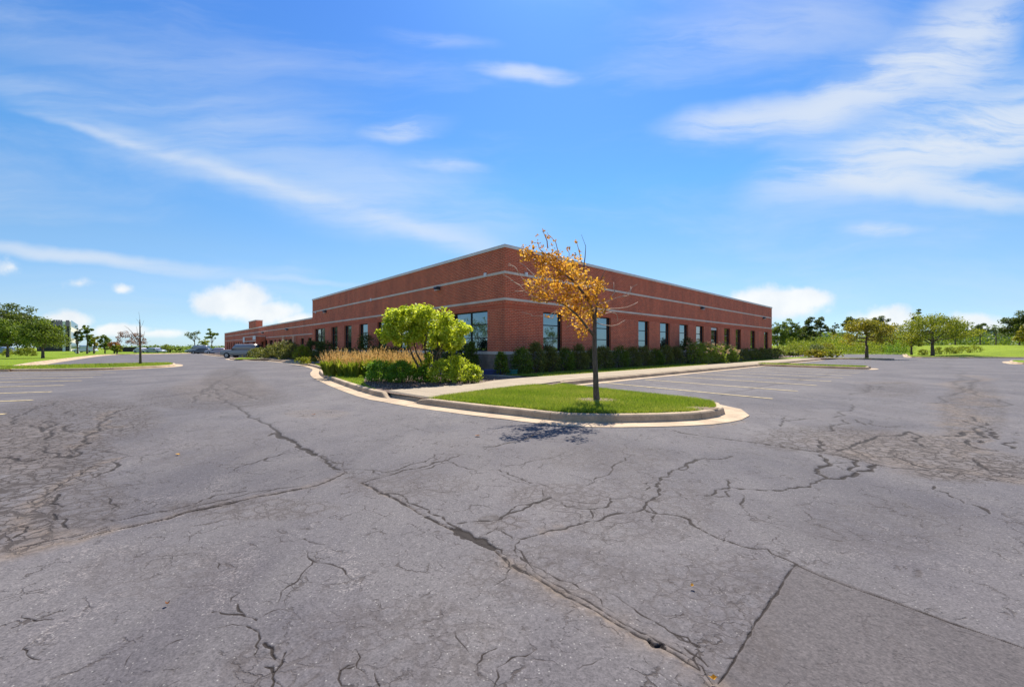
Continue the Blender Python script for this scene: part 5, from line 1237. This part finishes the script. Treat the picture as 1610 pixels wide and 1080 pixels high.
# ------------------------------------------------------------------ background trees, right
GR = 'loose dark trees behind the brush on the right'
def bt(label, px, top, wpx, Y, mat, base=None, bottom=.25, n=1500, k=45, leaf=None, z=None, cat='tree', name='tree', group=None, shell=.35, shape=1.0, tr=.14, **kw):
    z0 = z if z is not None else 0.1
    H = Z_(top, Y) - z0; W = wpx * Y / FPX
    return tree(name, label, cat, (X_(px, Y), Y, z0), H, W, H * bottom, MAT[mat], rng, n, k, leaf or Y * .0042, tr, group, shell, shape=shape, **kw)
bt('olive and gold crowned round tree on the second grass finger', 1362.6, 499, 74, 48, 'l_olive', bottom=.26, n=7000, k=110, shape=.7, leaf=.17, z=.142, shell=.45, tr=.17, cr=.55)
bt('large yellow-green spreading tree with its shade on the far kerbside lawn', 1466, 487, 104, 60.5, 'l_light', bottom=.20, n=10500, k=130, leaf=.21, z=.20, shell=.45, tr=.22, cr=.8, shape=.75)
bt('smaller yellow-green tree leaning beside the large spreading one', 1433, 517, 38, 66, 'l_light', bottom=.22, n=2200, k=45, leaf=.22, z=.35, shape=.8)
for lab, px, top, w, Y, m, b, kk, n_ in [
    ('dark green tree hard against the far end of the building', 1222, 505, 26, 92, 'l_green', .12, 34, 1500),
    ('broad dark green tree second from the building end', 1243, 503, 22, 96, 'l_green', .12, 34, 1500),
    ('narrow tree beside the broad dark one near the building end', 1256, 508, 16, 100, 'l_grey', .12, 30, 1200),
    ('tall loose-branched dark tree behind the yellow shrubs', 1273, 497, 20, 96, 'l_dark', .15, 24, 1200),
    ('open crowned grey-green tree with sky between its branches', 1290, 499, 18, 100, 'l_grey', .30, 18, 800),
    ('slim nearly bare tree with a few leaves near the top', 1310, 507, 11, 100, 'l_grey', .55, 8, 130),
    ('tall loose dark tree rising left of the olive crowned tree', 1338, 492, 20, 96, 'l_dark', .25, 22, 1200),
    ('dark tree showing above the olive crown', 1371, 502, 14, 100, 'l_grey', .3, 20, 900),
    ('grey-green tree right of the olive crowned tree', 1386, 501, 26, 96, 'l_grey', .2, 30, 1500),
    ('dark tree top poking out over the large spreading tree', 1444, 490, 14, 104, 'l_dark', .35, 16, 800),
    ('small dark tree right of the large spreading tree', 1502, 505, 26, 104, 'l_green', .3, 28, 1300),
    ('sparse topped tree in front of the blue warehouse roof', 1541, 508, 18, 108, 'l_grey', .45, 14, 600),
    ('thin small tree against the blue warehouse', 1566, 514, 9, 110, 'l_grey', .6, 7, 160),
    ('tall dark tree at the right edge of the photograph', 1603, 490, 34, 88, 'l_dark', .10, 40, 2400),
    ('olive tree cut by the right edge of the photograph', 1618, 510, 22, 80, 'l_olive', .15, 26, 1300)]:
    bt(lab, px, top - 2, w * 1.3, Y, m, bottom=b * .8, k=int(kk * 1.7), n=int(n_ * 2.6), group=GR, leaf=.30, shape=.75, lobes=.30, cr=w * Y / FPX * .17, z=BERM(X_(px, Y), Y) - .1)
for i, (lab, px, w, h, Y, m) in enumerate([
    ('yellow-green rounded bush just past the building end', 1229, 5.0, 2.4, 82, 'l_light'), ('larger bright bush beside the building end bush', 1252, 6.0, 2.9, 84, 'l_light'),
    ('dark grey-green bush under the tall loose tree', 1283, 5.0, 2.8, 82, 'l_grey'), ('olive bush right of the grey-green bush', 1300, 4.0, 2.5, 86, 'l_olive'),
    ('low flat yellow-green mound near the stone bed', 1265, 4.2, 1.1, 62, 'l_light'), ('low olive brown shrub at the end of the sidewalk', 1282, 3.0, 1.05, 52, 'l_olive'),
    ('low bright yellow shrub at the end of the sidewalk', 1305, 3.2, 1.0, 52, 'l_yellow'), ('dark green small mound by the stone bed', 1245, 1.9, .6, 57, 'l_dark'),
    ('dark green bush left of the drive entrance on the far right', 1410, 4.8, 3.6, 80, 'l_box'), ('dense green bush mass behind the finger tree', 1340, 6.5, 3.6, 92, 'l_green'),
    ('dark bush behind the smaller leaning tree', 1392, 5.0, 3.0, 94, 'l_green')]):
    shrub('bush', lab, (X_(px, Y), Y, BERM(X_(px, Y), Y) - .1 if Y > 70 else .1), w, h, MAT[m], rng, 1700, .17, 'bushes beyond the parking lot on the right', None, 40, shell=.45, lobes=.25, cat='bush')
for i, (px, w) in enumerate(((1452, 1.9), (1475, 2.4), (1494, 1.9), (1511, 2.8), (1531, 2.6))):
    Y = 68; shrub('tufted_bush', 'small olive tufted bush on the green bank, %s from the large tree' % ordn[i], (X_(px, Y), Y, BERM(X_(px, Y), Y) - .05), w, 1.35 if i else 1.0, MAT['l_light'], rng, 900, .14, 'tufted bushes on the bank', None, 26, shell=.4, cat='bush')
# brushy undergrowth that nobody could count
def brush(name, label, n, fx, mat, leaf, cat='undergrowth'):
    C = fx(n); o = leaf_cloud(name, C, leaf, MAT[mat], rng, None, .2); return tag(o, label, cat, None, 'stuff')
def f_brush(n):
    px = rng.uniform(1236, 1432, n); Y = rng.uniform(86, 104, n); x = (px - CX) / FPX * Y
    hgt = 2.5 + .9 * np.sin(x * .9) * np.sin(x * .37 + 1) + .4 * np.sin(x * 2.3); z = np.array([BERM(a, b) for a, b in zip(x, Y)]) + np.abs(hgt) * rng.uniform(0, 1, n) ** .7
    return np.stack([x, Y, z], 1)
brush('undergrowth', 'yellow-green weedy undergrowth along the far edge of the lot', 26000, f_brush, 'l_brush', .24)
def f_wood(x0, x1, y0, y1, h, n, amp=.35, f=.11, clear=None):
    def g(n_):
        x = rng.uniform(x0, x1, n_); y = rng.uniform(y0, y1, n_)
        hh = h * (1 + amp * np.sin(x * f + 1.3) * np.sin(x * f * 2.7) + amp * .6 * np.sin(x * f * 6.1 + y * .05) + amp * .4 * np.sin(x * f * 17))
        return np.stack([x, y, hh * rng.uniform(0, 1, n_) ** .6], 1)
    return g
brush('distant_wood', 'far green wood behind the brush on the right', 15000, f_wood(88, 240, 118, 150, 5.6, 0), 'l_green', .75, 'wood')
brush('distant_wood', 'low far wood on the horizon left of the building', 7000, f_wood(-330, -80, 300, 360, 2.6, 0, .3, .06), 'l_green', 1.2, 'wood')
# trees further right along the same lot (they also stand in the window reflections)
for i, (x, y, H) in enumerate(((70, 14, 5), (74, 4, 6), (66, -8, 5), (96, 30, 8), (92, 24, 7), (82, -20, 7))):
    tree('tree', 'leafy tree beyond the right edge of the frame, %s of the row' % ordn[i], 'tree', (x, y, 0), H, H * .9, H * .25, MAT['l_green'], rng, 1300, 40, .34, .14, 'trees along the right boundary')

# ------------------------------------------------------------------ background trees, left
GL = 'trees on the left lawn'
for lab, px, top, w, Y, m, b, kk, n_, lf, sh in [
    ('tall dark evergreen-looking tree at the left edge', 6, 479, 66, 82, 'l_dark', 0, 80, 6500, .38, .6),
    ('tall dark broad tree second from the left edge', 30, 480, 62, 86, 'l_dark', 0, 80, 6500, .38, .6),
    ('dark tree with a thin top at the right of the tall cluster', 52, 485, 46, 86, 'l_dark', 0, 60, 4200, .38, .6),
    ('lighter tall dark tree beyond the left edge of the cluster', -30, 484, 60, 84, 'l_dark', .06, 50, 2600, .4, .8),
    ('fresh green lawn tree with a short trunk at the left edge', 12, 504, 52, 52, 'l_green', .22, 80, 5200, .21, .6),
    ('fresh green spreading tree standing alone on the left lawn', 67, 501, 64, 47, 'l_green', .20, 100, 6800, .19, .6),
    ('slender dark conifer beside the glass office block', 122, 511, 11, 84, 'l_dark', .12, 26, 1100, .26, .5),
    ('tall pointed olive conifer in front of the glass office block', 137, 508, 17, 80, 'l_green', .22, 34, 1600, .26, .55),
    ('small olive tree right of the pointed conifer', 148, 521, 15, 82, 'l_olive', .15, 26, 1300, .26, .7),
    ('grey-green bushy tree at the end of the lawn kerb', 165, 528, 22, 88, 'l_green', .08, 30, 1700, .28, .8),
    ('reddish brown leaved tree left of the thin bare one', 180, 534, 20, 86, 'l_rust', .3, 22, 700, .22, .9),
    ('yellow-green bush tree before the dark low building', 184, 541, 14, 80, 'l_light', .06, 24, 1200, .24, .9)]:
    bt(lab, px, top, w, Y, m, bottom=b, k=kk, n=n_, leaf=lf, group=GL, shape=sh, z=.14, cr=w * Y / FPX * .14)
def thin_tree():
    rg = np.random.default_rng(21); Y0 = 30.0; o = Vector((X_(220.5, Y0), Y0, .142))
    t = empty('thin_tree', o, 0, 'thin half-bare tree with a few rusty leaves on the left grass finger', 'tree')
    q = lambda x, y, dy=0.0: AT(120 + x / 10.8, 480 + y / 10.8, Y0 + dy) - o
    mb = MB(); mb.tube([Vector((0, 0, -.1)), q(1088, 900), q(1085, 700), q(1083, 500), q(1080, 330), q(1078, 240)], [.085, .075, .065, .05, .035, .02], 8)
    for L, r in (([(1085, 660), (1000, 540, .2), (940, 450, .3), (880, 390, .3), (815, 350, .3)], .03), ([(1085, 680), (1000, 620, -.2), (900, 520, -.3), (800, 520, -.3), (740, 490, -.3)], .024), ([(1085, 690), (980, 650, .1), (880, 600, .2), (760, 570, .2), (710, 560, .2)], .02),
                 ([(1088, 650), (1120, 600), (1150, 500), (1160, 440)], .022), ([(1085, 600), (1040, 500), (1030, 400), (1020, 360)], .016), ([(1078, 250), (1075, 200), (1060, 110)], .008), ([(1080, 330), (1050, 270), (1020, 230)], .008), ([(1083, 400), (1120, 330), (1150, 250)], .009), ([(1090, 680), (1180, 640), (1260, 600)], .01)):
        P = [q(*p) for p in L]; mb.tube(P, list(np.linspace(r, .005, len(P))), 5)
    mb.build('trunk', MAT['bark'], t, True)
    cs = [(750, 480), (775, 520), (840, 470), (830, 530), (900, 510), (940, 560), (980, 500), (1020, 560), (1060, 600), (990, 620), (1100, 520), (1150, 580), (1160, 640), (1050, 650), (920, 600), (870, 620), (710, 550), (730, 610), (700, 650), (960, 640), (1030, 500), (1100, 640)]
    C, tn = blobs(rg, [q(x, y, rg.normal() * .35) for x, y in cs], 1100, .17)
    leaf_cloud('crown', C, .085, MAT['l_rust'], rg, t, tone=tn)
thin_tree()
shrub('clipped_hedge', 'bright green clipped rounded hedge on the left lawn behind the young trees', place(41, 60, .14), 3.4, 1.35, MAT['l_light'], rng, 2600, .12, None, 1.6, 60, shell=.85, cat='hedge')
shrub('yellow_shrub', 'small yellow-green shrub at the far left of the lawn', place(11, 58, .14), 1.1, .85, MAT['l_yellow'], rng, 700, .1, None, None, 24)
shrub('clipped_hedge', 'low green hedge behind the small yellow shrub on the left', place(12, 64, .14), 1.6, 1.2, MAT['l_light'], rng, 700, .12, None, None, 24, cat='hedge')
for i, px in enumerate((262, 272, 283)):
    shrub('far_hedge', 'dark low hedge block far down the drive, %s from the left' % ordn[i], place(px, 102, .0), 2.2, 1.35, MAT['l_dark'], rng, 500, .2, 'dark hedge far down the drive', 1.6, 18, cat='hedge')
shrub('bush', 'yellowish bush with a dark pointed top far down the drive', place(261, 108, 0), 2.6, 2.5, MAT['l_light'], rng, 900, .2, None, None, 22, shape=1.5, cat='bush')
shrub('bush', 'pale low bush between hedge and cars far down the drive', place(296, 104, 0), 2.4, .95, MAT['l_light'], rng, 400, .2, None, None, 16, cat='bush')
bt('tall sparse layered tree far beyond the parked cars', 306, 519, 24, 118, 'l_grey', bottom=.42, n=420, k=13, leaf=.36, shape=.9)
bt('tall slim tree with tufted crown beyond the silver wagon', 333, 514, 17, 118, 'l_green', bottom=.28, n=900, k=16, leaf=.36, shape=.6)
bt('small yellow-green tree between the two tall sparse ones', 319, 533, 17, 112, 'l_yellow', bottom=.3, n=900, k=22, leaf=.3)
for i, (x, y, H) in enumerate(((-62, 26, 6), (-78, 34, 9), (-92, 44, 9), (-100, 28, 8))):
    tree('tree', 'leafy lawn tree beyond the left edge of the frame, %s of the row' % ordn[i], 'tree', (x, y, .14), H, H * .9, H * .2, MAT['l_green'], rng, 1400, 40, .34, .16, 'trees left of the frame')

# ------------------------------------------------------------------ far buildings
def far_box(t, name, mat, x0, x1, y0, y1, z0, z1): mb = MB(); mb.box(x0, x1, y0, y1, z0, z1); return mb.build(name, mat, t)
MAT['darkpanel'] = simple('dark_panel', (0.020, 0.016, 0.026), .3); MAT['bluewall'] = simple('blue_metal_wall', (0.10, 0.15, 0.25), .6); MAT['greyblue'] = simple('grey_blue_wall', (0.20, 0.24, 0.30), .6); MAT['brownfence'] = simple('dark_brown_wall', (0.035, 0.026, 0.026), .8)
Yo = 140.0; OX = X_(58, Yo); AO = R(45); ca_, sa_ = math.cos(AO), math.sin(AO)
t = empty('glass_office_block', (OX, Yo, 0), AO, 'three-storey white framed office block with dark glass beyond the left lawn', 'building')
def x_(px): r = (px - CX) / FPX; return (r * Yo - OX) / (ca_ - sa_ * r)
ztop = Z_(505.5, Yo + sa_ * x_(100))
far_box(t, 'wall', MAT['darkpanel'], x_(58), x_(98.5), 0, 44, 0, ztop)
far_box(t, 'column', MAT['white'], x_(98.5), x_(103), -.5, 44, 0, ztop + .1)
far_box(t, 'wall', MAT['darkpanel'], x_(103), x_(109.5), 0, 44, 0, ztop)
for i, (za, zb) in enumerate(((1.0, 3.2), (5.0, 7.4), (9.2, 11.4))):
    far_box(t, 'window', MAT['car_glass'], x_(103.4), x_(109.2), -.06, -.01, za, zb)
    for k in range(4): far_box(t, 'window', MAT['car_glass'], x_(84 + 3.6 * k), x_(87.2 + 3.6 * k), -.06, -.01, za, zb)
xe = x_(109.5); far_box(t, 'side_wall', MAT['coping'], xe + .002, xe + .3, -.3, 44, 0, ztop + .05)
for zz in (1.0, 5.0, 9.2):
    for k in range(7): far_box(t, 'window', MAT['glass'], xe + .301, xe + .34, 1.0 + k * 6.1, 6.4 + k * 6.1, zz, zz + 2.3)
t = empty('low_dark_building', (X_(212, 125), 125, 0), 0, 'long low dark brown wall-like building far behind the thin bare tree', 'building')
far_box(t, 'wall', MAT['brownfence'], -4.8, 4.8, 0, 6, 0, Z_(546.6, 125)); far_box(t, 'roof_edge', MAT['trim'], -4.9, 4.9, -.1, 6.1, Z_(546.6, 125) + .001, Z_(546.1, 125) + .05)
for (lab, a, b, top, Y, m_) in (('blue metal warehouse showing right of the far wood', 1564, 1592, 525.5, 165, 'bluewall'), ('grey-blue flat roofed warehouse above the far bushes', 1515, 1566, 520.5, 175, 'greyblue'), ('long grey-blue roof line seen between the loose trees', 1285, 1335, 524.5, 190, 'greyblue')):
    t = empty('warehouse', (X_((a + b) / 2, Y), Y, 0), 0, lab, 'building'); w = (b - a) / 2 * Y / FPX
    far_box(t, 'wall', MAT[m_], -w, w, 0, 25, 0, Z_(top, Y)); far_box(t, 'roof_edge', MAT['trim'], -w - .2, w + .2, -.2, 25.2, Z_(top, Y) + .001, Z_(top, Y) + .45)
    for k in range(int(w * 2 / 6)): far_box(t, 'wall_rib', MAT[m_], -w + 3 + k * 6, -w + 3.15 + k * 6, -.08, -.002, 0, Z_(top, Y) - .1)
def lamp_post(label, px, Y, top):
    t = empty('lamp_post', (X_(px, Y), Y, 0), 0, label, 'lamp post'); m = MB(); m.tube([(0, 0, 0), (0, 0, Z_(top, Y))], [.10, .06], 8); m.build('pole', MAT['coping'], t)
    m = MB(); m.cyl((0, 0, .35), (0, 0, 1), .3, .7, 14); m.build('base', MAT['white'], t); m = MB(); m.box(-.25, .75, -.18, .18, Z_(top, Y), Z_(top, Y) + .14); m.build('lamp_head', MAT['trim'], t)
lamp_post('slim pale lamp post on a white base beside the glass office block', 121.5, 88, 524)

# ------------------------------------------------------------------ cars
def car(label, cat, loc, rz, col, L=4.6, Wd=1.8, kind='sedan', name='parked_car', group=None, low=None):
    t = empty(name, loc, rz, label, cat, group)
    pm_, tt, bs, oo = material('car_paint'); tt.put(bs.inputs['Base Color'], (*col, 1)); tt.put(bs.inputs['Roughness'], .28); tt.put(bs.inputs['Metallic'], .08); tt.put(bs.inputs['Coat Weight'], .6)
    H = {'sedan': 1.42, 'suv': 1.85, 'van': 2.0}[kind]; belt = H * (.60 if kind == 'suv' else .62); hw = Wd / 2
    if kind == 'suv': prof = [(-.50, .50, .62), (-.495, .42, 1.02), (-.42, .36, 1.08), (-.30, .34, 1.12), (-.20, .34, belt + .02), (.45, .34, belt + .04), (.49, .36, belt), (.50, .45, .95)]
    else: prof = [(-.50, .40, .62), (-.48, .30, .78), (-.36, .24, .90), (-.22, .22, belt), (.30, .22, belt + .02), (.45, .26, belt), (.50, .36, .80)]
    def loft(secs, n=2):
        m = MB(); N = len(secs)
        for (x, z0, z1, w0, w1) in secs:
            c = .07
            m.v += [(x, -w0 + c, z0), (x, -w0, z0 + c), (x, -w0, (z0 + z1) / 2), (x, -w1, z1 - c), (x, -w1 + c * 1.4, z1), (x, w1 - c * 1.4, z1), (x, w1, z1 - c), (x, w0, (z0 + z1) / 2), (x, w0, z0 + c), (x, w0 - c, z0)]
        for i in range(N - 1):
            for k in range(10): k2 = (k + 1) % 10; m.f.append((i * 10 + k, (i + 1) * 10 + k, (i + 1) * 10 + k2, i * 10 + k2))
        m.f.append(tuple(range(10))); m.f.append(tuple((N - 1) * 10 + k for k in reversed(range(10)))); return m
    body = loft([(x * L, z0, z1, hw * (.90 if abs(x) > .47 else 1), hw * (.86 if abs(x) > .47 else .97)) for x, z0, z1 in prof]).build('body', pm_, t, True)
    bevel(body, .02)
    g = ([(-.20, belt - .02, belt + .05), (-.11, belt - .02, H - .02), (.30, belt - .02, H), (.44, belt - .02, H - .04), (.475, belt - .02, belt + .05)] if kind != 'sedan' else [(-.24, belt - .05, belt + .01), (-.08, belt - .05, H - .03), (.14, belt - .05, H), (.28, belt - .05, H - .08), (.42, belt - .05, belt + .02)])
    loft([(x * L, z0, z1 + .02, hw * .95, hw * (.95 if z1 < belt + .1 else .78)) for x, z0, z1 in g]).build('roof', pm_, t, True)
    for s in (-1, 1):
        xs = ([(-.165, -.03), (-.01, .19), (.21, .42)] if kind != 'sedan' else [(-.17, .0), (.02, .22), (.235, .33)])
        for i, (a, b) in enumerate(xs):
            m = MB(); za, zb = belt + .03, H - .11; sl = .055 * L if i == 0 else 0; sr = (.07 * L if (i == 2 and kind == 'sedan') else (.012 * L if i == 2 else 0))
            y0, y1 = s * hw * .955, s * hw * .805
            m.add([(a * L, y0, za), (b * L, y0, za), (b * L - sr, y1, zb), (a * L + sl, y1, zb), (a * L, y0 - s * .03, za), (b * L, y0 - s * .03, za), (b * L - sr, y1 - s * .03, zb), (a * L + sl, y1 - s * .03, zb)], [(0, 1, 2, 3), (4, 7, 6, 5), (0, 4, 5, 1), (1, 5, 6, 2), (2, 6, 7, 3), (3, 7, 4, 0)])
            m.build('side_window', MAT['car_glass'], t)
        m = MB(); m.box(-.15 * L, -.15 * L + .12, s * hw if s > 0 else -hw - .16, hw + .16 if s > 0 else -hw, belt - .02, belt + .14); m.build('mirror', MAT['trim'], t)
        m = MB(); m.box(-.49 * L - .02, -.47 * L, s * hw * .62 - .16, s * hw * .62 + .16, .66, .80); m.build('headlight', MAT['clear_lens'], t)
        m = MB(); m.box(.485 * L, .502 * L + .01, s * hw * .8 - .1, s * hw * .8 + .1, .8, 1.05 if kind != 'sedan' else .92); m.build('tail_light', MAT['red_lens'], t)
    for f, (xa, xb) in (('windscreen', (-.20 if kind != 'sedan' else -.235, -.115 if kind != 'sedan' else -.085)), ('rear_window', (.478 if kind != 'sedan' else .41, .448 if kind != 'sedan' else .285))):
        m = MB(); e = -.03 if xa < 0 else .03
        m.add([(xa * L + e, -hw * .8, belt + .08), (xa * L + e, hw * .8, belt + .08), (xb * L + e, hw * .68, H - .08), (xb * L + e, -hw * .68, H - .08)], [(0, 1, 2, 3)]); m.build(f, MAT['car_glass'], t)
    r = .37 if kind == 'suv' else .32
    for x in (-.31 * L, .30 * L):
        for s in (-1, 1):
            m = MB(); m.cyl((x, s * (hw - .08), r), (0, 1, 0), r, .24, 20); w = m.build('wheel', MAT['tyre'], t)
            m = MB(); m.cyl((x, s * (hw + .045), r), (0, 1, 0), r * .6, .012, 14); m.build('rim', MAT['rim'], w)
    for x in (-.505 * L, .495 * L):
        m = MB(); m.box(x - .05, x + .06, -hw * .88, hw * .88, .42, .60); bevel(m.build('bumper', MAT['trim'] if kind == 'suv' else pm_, t), .02)
    if low: m = MB(); m.box(-.46 * L, .46 * L, -hw - .008, hw + .008, .42, .62); m.build('lower_cladding', MAT[low], t)
    return t
MAT['champagne'] = simple('cladding', (.30, .27, .22), .5)
car('large silver-grey estate truck parked side-on before the low wing', 'suv', (X_(381.5, 54.2), 54.2, 0), R(2), (.30, .285, .26), 4.75, 1.95, 'suv', 'parked_suv', low='champagne')
car('dark grey sedan nearest the open drive, beyond the grey van', 'car', (X_(319, 93), 93, 0), R(8), (.10, .11, .12), 4.7, 1.8, group='cars parked far down the drive')
car('grey boxy van parked behind the dark sedan', 'van', (X_(311, 101), 101, 0), R(15), (.36, .38, .42), 5.0, 1.9, 'van', 'parked_van', group='cars parked far down the drive')
car('silver sedan just left of the large silver-grey estate truck', 'car', (X_(343, 88), 88, 0), R(10), (.40, .42, .45), 4.6, 1.8, group='cars parked far down the drive')
car('silver sedan beyond the lot, right of the thin bare tree', 'car', (X_(245, 98), 98, .0), R(170), (.45, .47, .50), 4.7, 1.8, group='cars parked beyond the left finger')
car('white car right behind the thin bare tree trunk', 'car', (X_(224, 100), 100, .0), R(175), (.62, .63, .65), 3.4, 1.8, group='cars parked beyond the left finger')
car('pale blue car cut by the left edge behind the lawn', 'car', (X_(-2, 74), 74, .14), R(20), (.22, .30, .42), 4.6, 1.8)
car('white van seen between the conifers beside the glass office block', 'van', (X_(134, 110), 110, .1), R(10), (.66, .68, .70), 5.0, 1.9, 'van', 'parked_van')

# ------------------------------------------------------------------ stone bed by the far walk
mb = MB()
for k in range(260):
    px = rng.uniform(1228, 1262); Y = rng.uniform(55, 64); x = X_(px, Y); s = rng.uniform(.08, .22); a = rng.uniform(0, 3)
    P = [(x + s * math.cos(a + i * 1.57) * rng.uniform(.7, 1.2), Y + s * math.sin(a + i * 1.57) * rng.uniform(.7, 1.2), .1) for i in range(4)]
    mb.add(P + [(x + (p[0] - x) * .55, Y + (p[1] - Y) * .55, .1 + s * .7) for p in P], [(4, 5, 6, 7), (0, 1, 5, 4), (1, 2, 6, 5), (2, 3, 7, 6), (3, 0, 4, 7)])
tag(mb.build('stone_bed', MAT['stone']), 'pale loose stones in the bed past the end of the building', 'stones', None, 'stuff')

# ------------------------------------------------------------------ grass blades
blades('grass_blades', ISL, 150000, 0.062, 0.142, MAT['blade'], rng, hw=.0045, label='lush green grass on the near island', holes=((gx, gy, .52), (sx, sy, .32)))
blades('grass_blades', WDG, 70000, 0.055, 0.142, MAT['blade'], rng, hw=.006, label='green grass on the wedge lawn by the left kerb')
blades('grass_blades', STR, 45000, 0.06, 0.150, MAT['blade'], rng, hw=.008, label='green grass strip between hedge and sidewalk')
blades('grass_blades', [tuple(p) for p in offset([Vector((p.x, p.y)) for p in P_f1], 0.17)], 9000, .07, .142, MAT['blade'], rng, hw=.015, label='grass on the narrow finger among the stalls')
blades('grass_blades', [tuple(p) for p in offset([Vector((p.x, p.y)) for p in P_fl], 0.17)] + [(-50, 17)], 30000, .07, .142, MAT['blade'], rng, hw=.015, label='grass on the left finger round the thin tree')

# loose bark chips over the bed
def chips(n):
    poly = [G(573, 603, .13), G(608, 613, .13), G(700, 606.5, .13), G(784, 597.5, .13), G(770, 592, .13), G(660, 590, .13), G(575, 593, .13)]
    P = np.array(poly); lo, hi = P.min(0), P.max(0); pts = rng.uniform(lo, hi, (n * 3, 2)); pts = pts[in_poly(pts[:, 0], pts[:, 1], poly)][:n]
    return np.column_stack([pts, np.full(len(pts), .132) + rng.uniform(0, .018, len(pts))])
MAT['chip'] = leaf_mat('bark_chip', (0.07, 0.045, 0.03), (0.20, 0.13, 0.09), (0.42, 0.31, 0.23), 0.0)
tag(leaf_cloud('mulch_chips', chips(9000), .05, MAT['chip'], rng, None, 1.2, aspect=.4), 'loose brown bark chips over the planting bed', 'mulch', None, 'stuff')

# ------------------------------------------------------------------ fallen leaves on the asphalt
def fallen(label, px, py, s, mat, a):
    x, y = G(px, py); n = 7; mb = MB(); mb.v.append((0, 0, .004))
    for i in range(n): th = a + 2 * math.pi * i / n; k = s * (1.0 if i % 2 else .62); mb.v.append((math.cos(th) * k, math.sin(th) * k * .8, .006 + .012 * abs(math.sin(th * 1.5))))
    mb.f = [(0, 1 + i, 1 + (i + 1) % n) for i in range(n)]
    o = mb.build('fallen_leaf', MAT[mat], None, loc=(x, y, .006)); at = o.data.attributes.new('tone', 'FLOAT', 'POINT')
    for v in at.data: v.value = .5
    tag(o, label, 'leaf', 'fallen leaves on the asphalt')
fallen('brown dry leaf on the asphalt below the left end of the island kerb', 751, 686, .055, 'l_rust', 1)
fallen('yellow leaf in the joint at the lower tip of the dark patch', 1121, 1071, .02, 'l_gold', 2)
fallen('tiny orange leaf on the asphalt left of the dark patch', 1088, 924, .016, 'l_gold', .4)
fallen('small orange leaf among the cracks on the left', 280, 715.5, .035, 'l_gold', .9)
fallen('small brown leaf on the asphalt before the wedge lawn', 493, 652.5, .05, 'l_rust', .2)
fallen('tiny brown leaf at the lower left of the asphalt', 263, 952, .014, 'l_rust', .2)
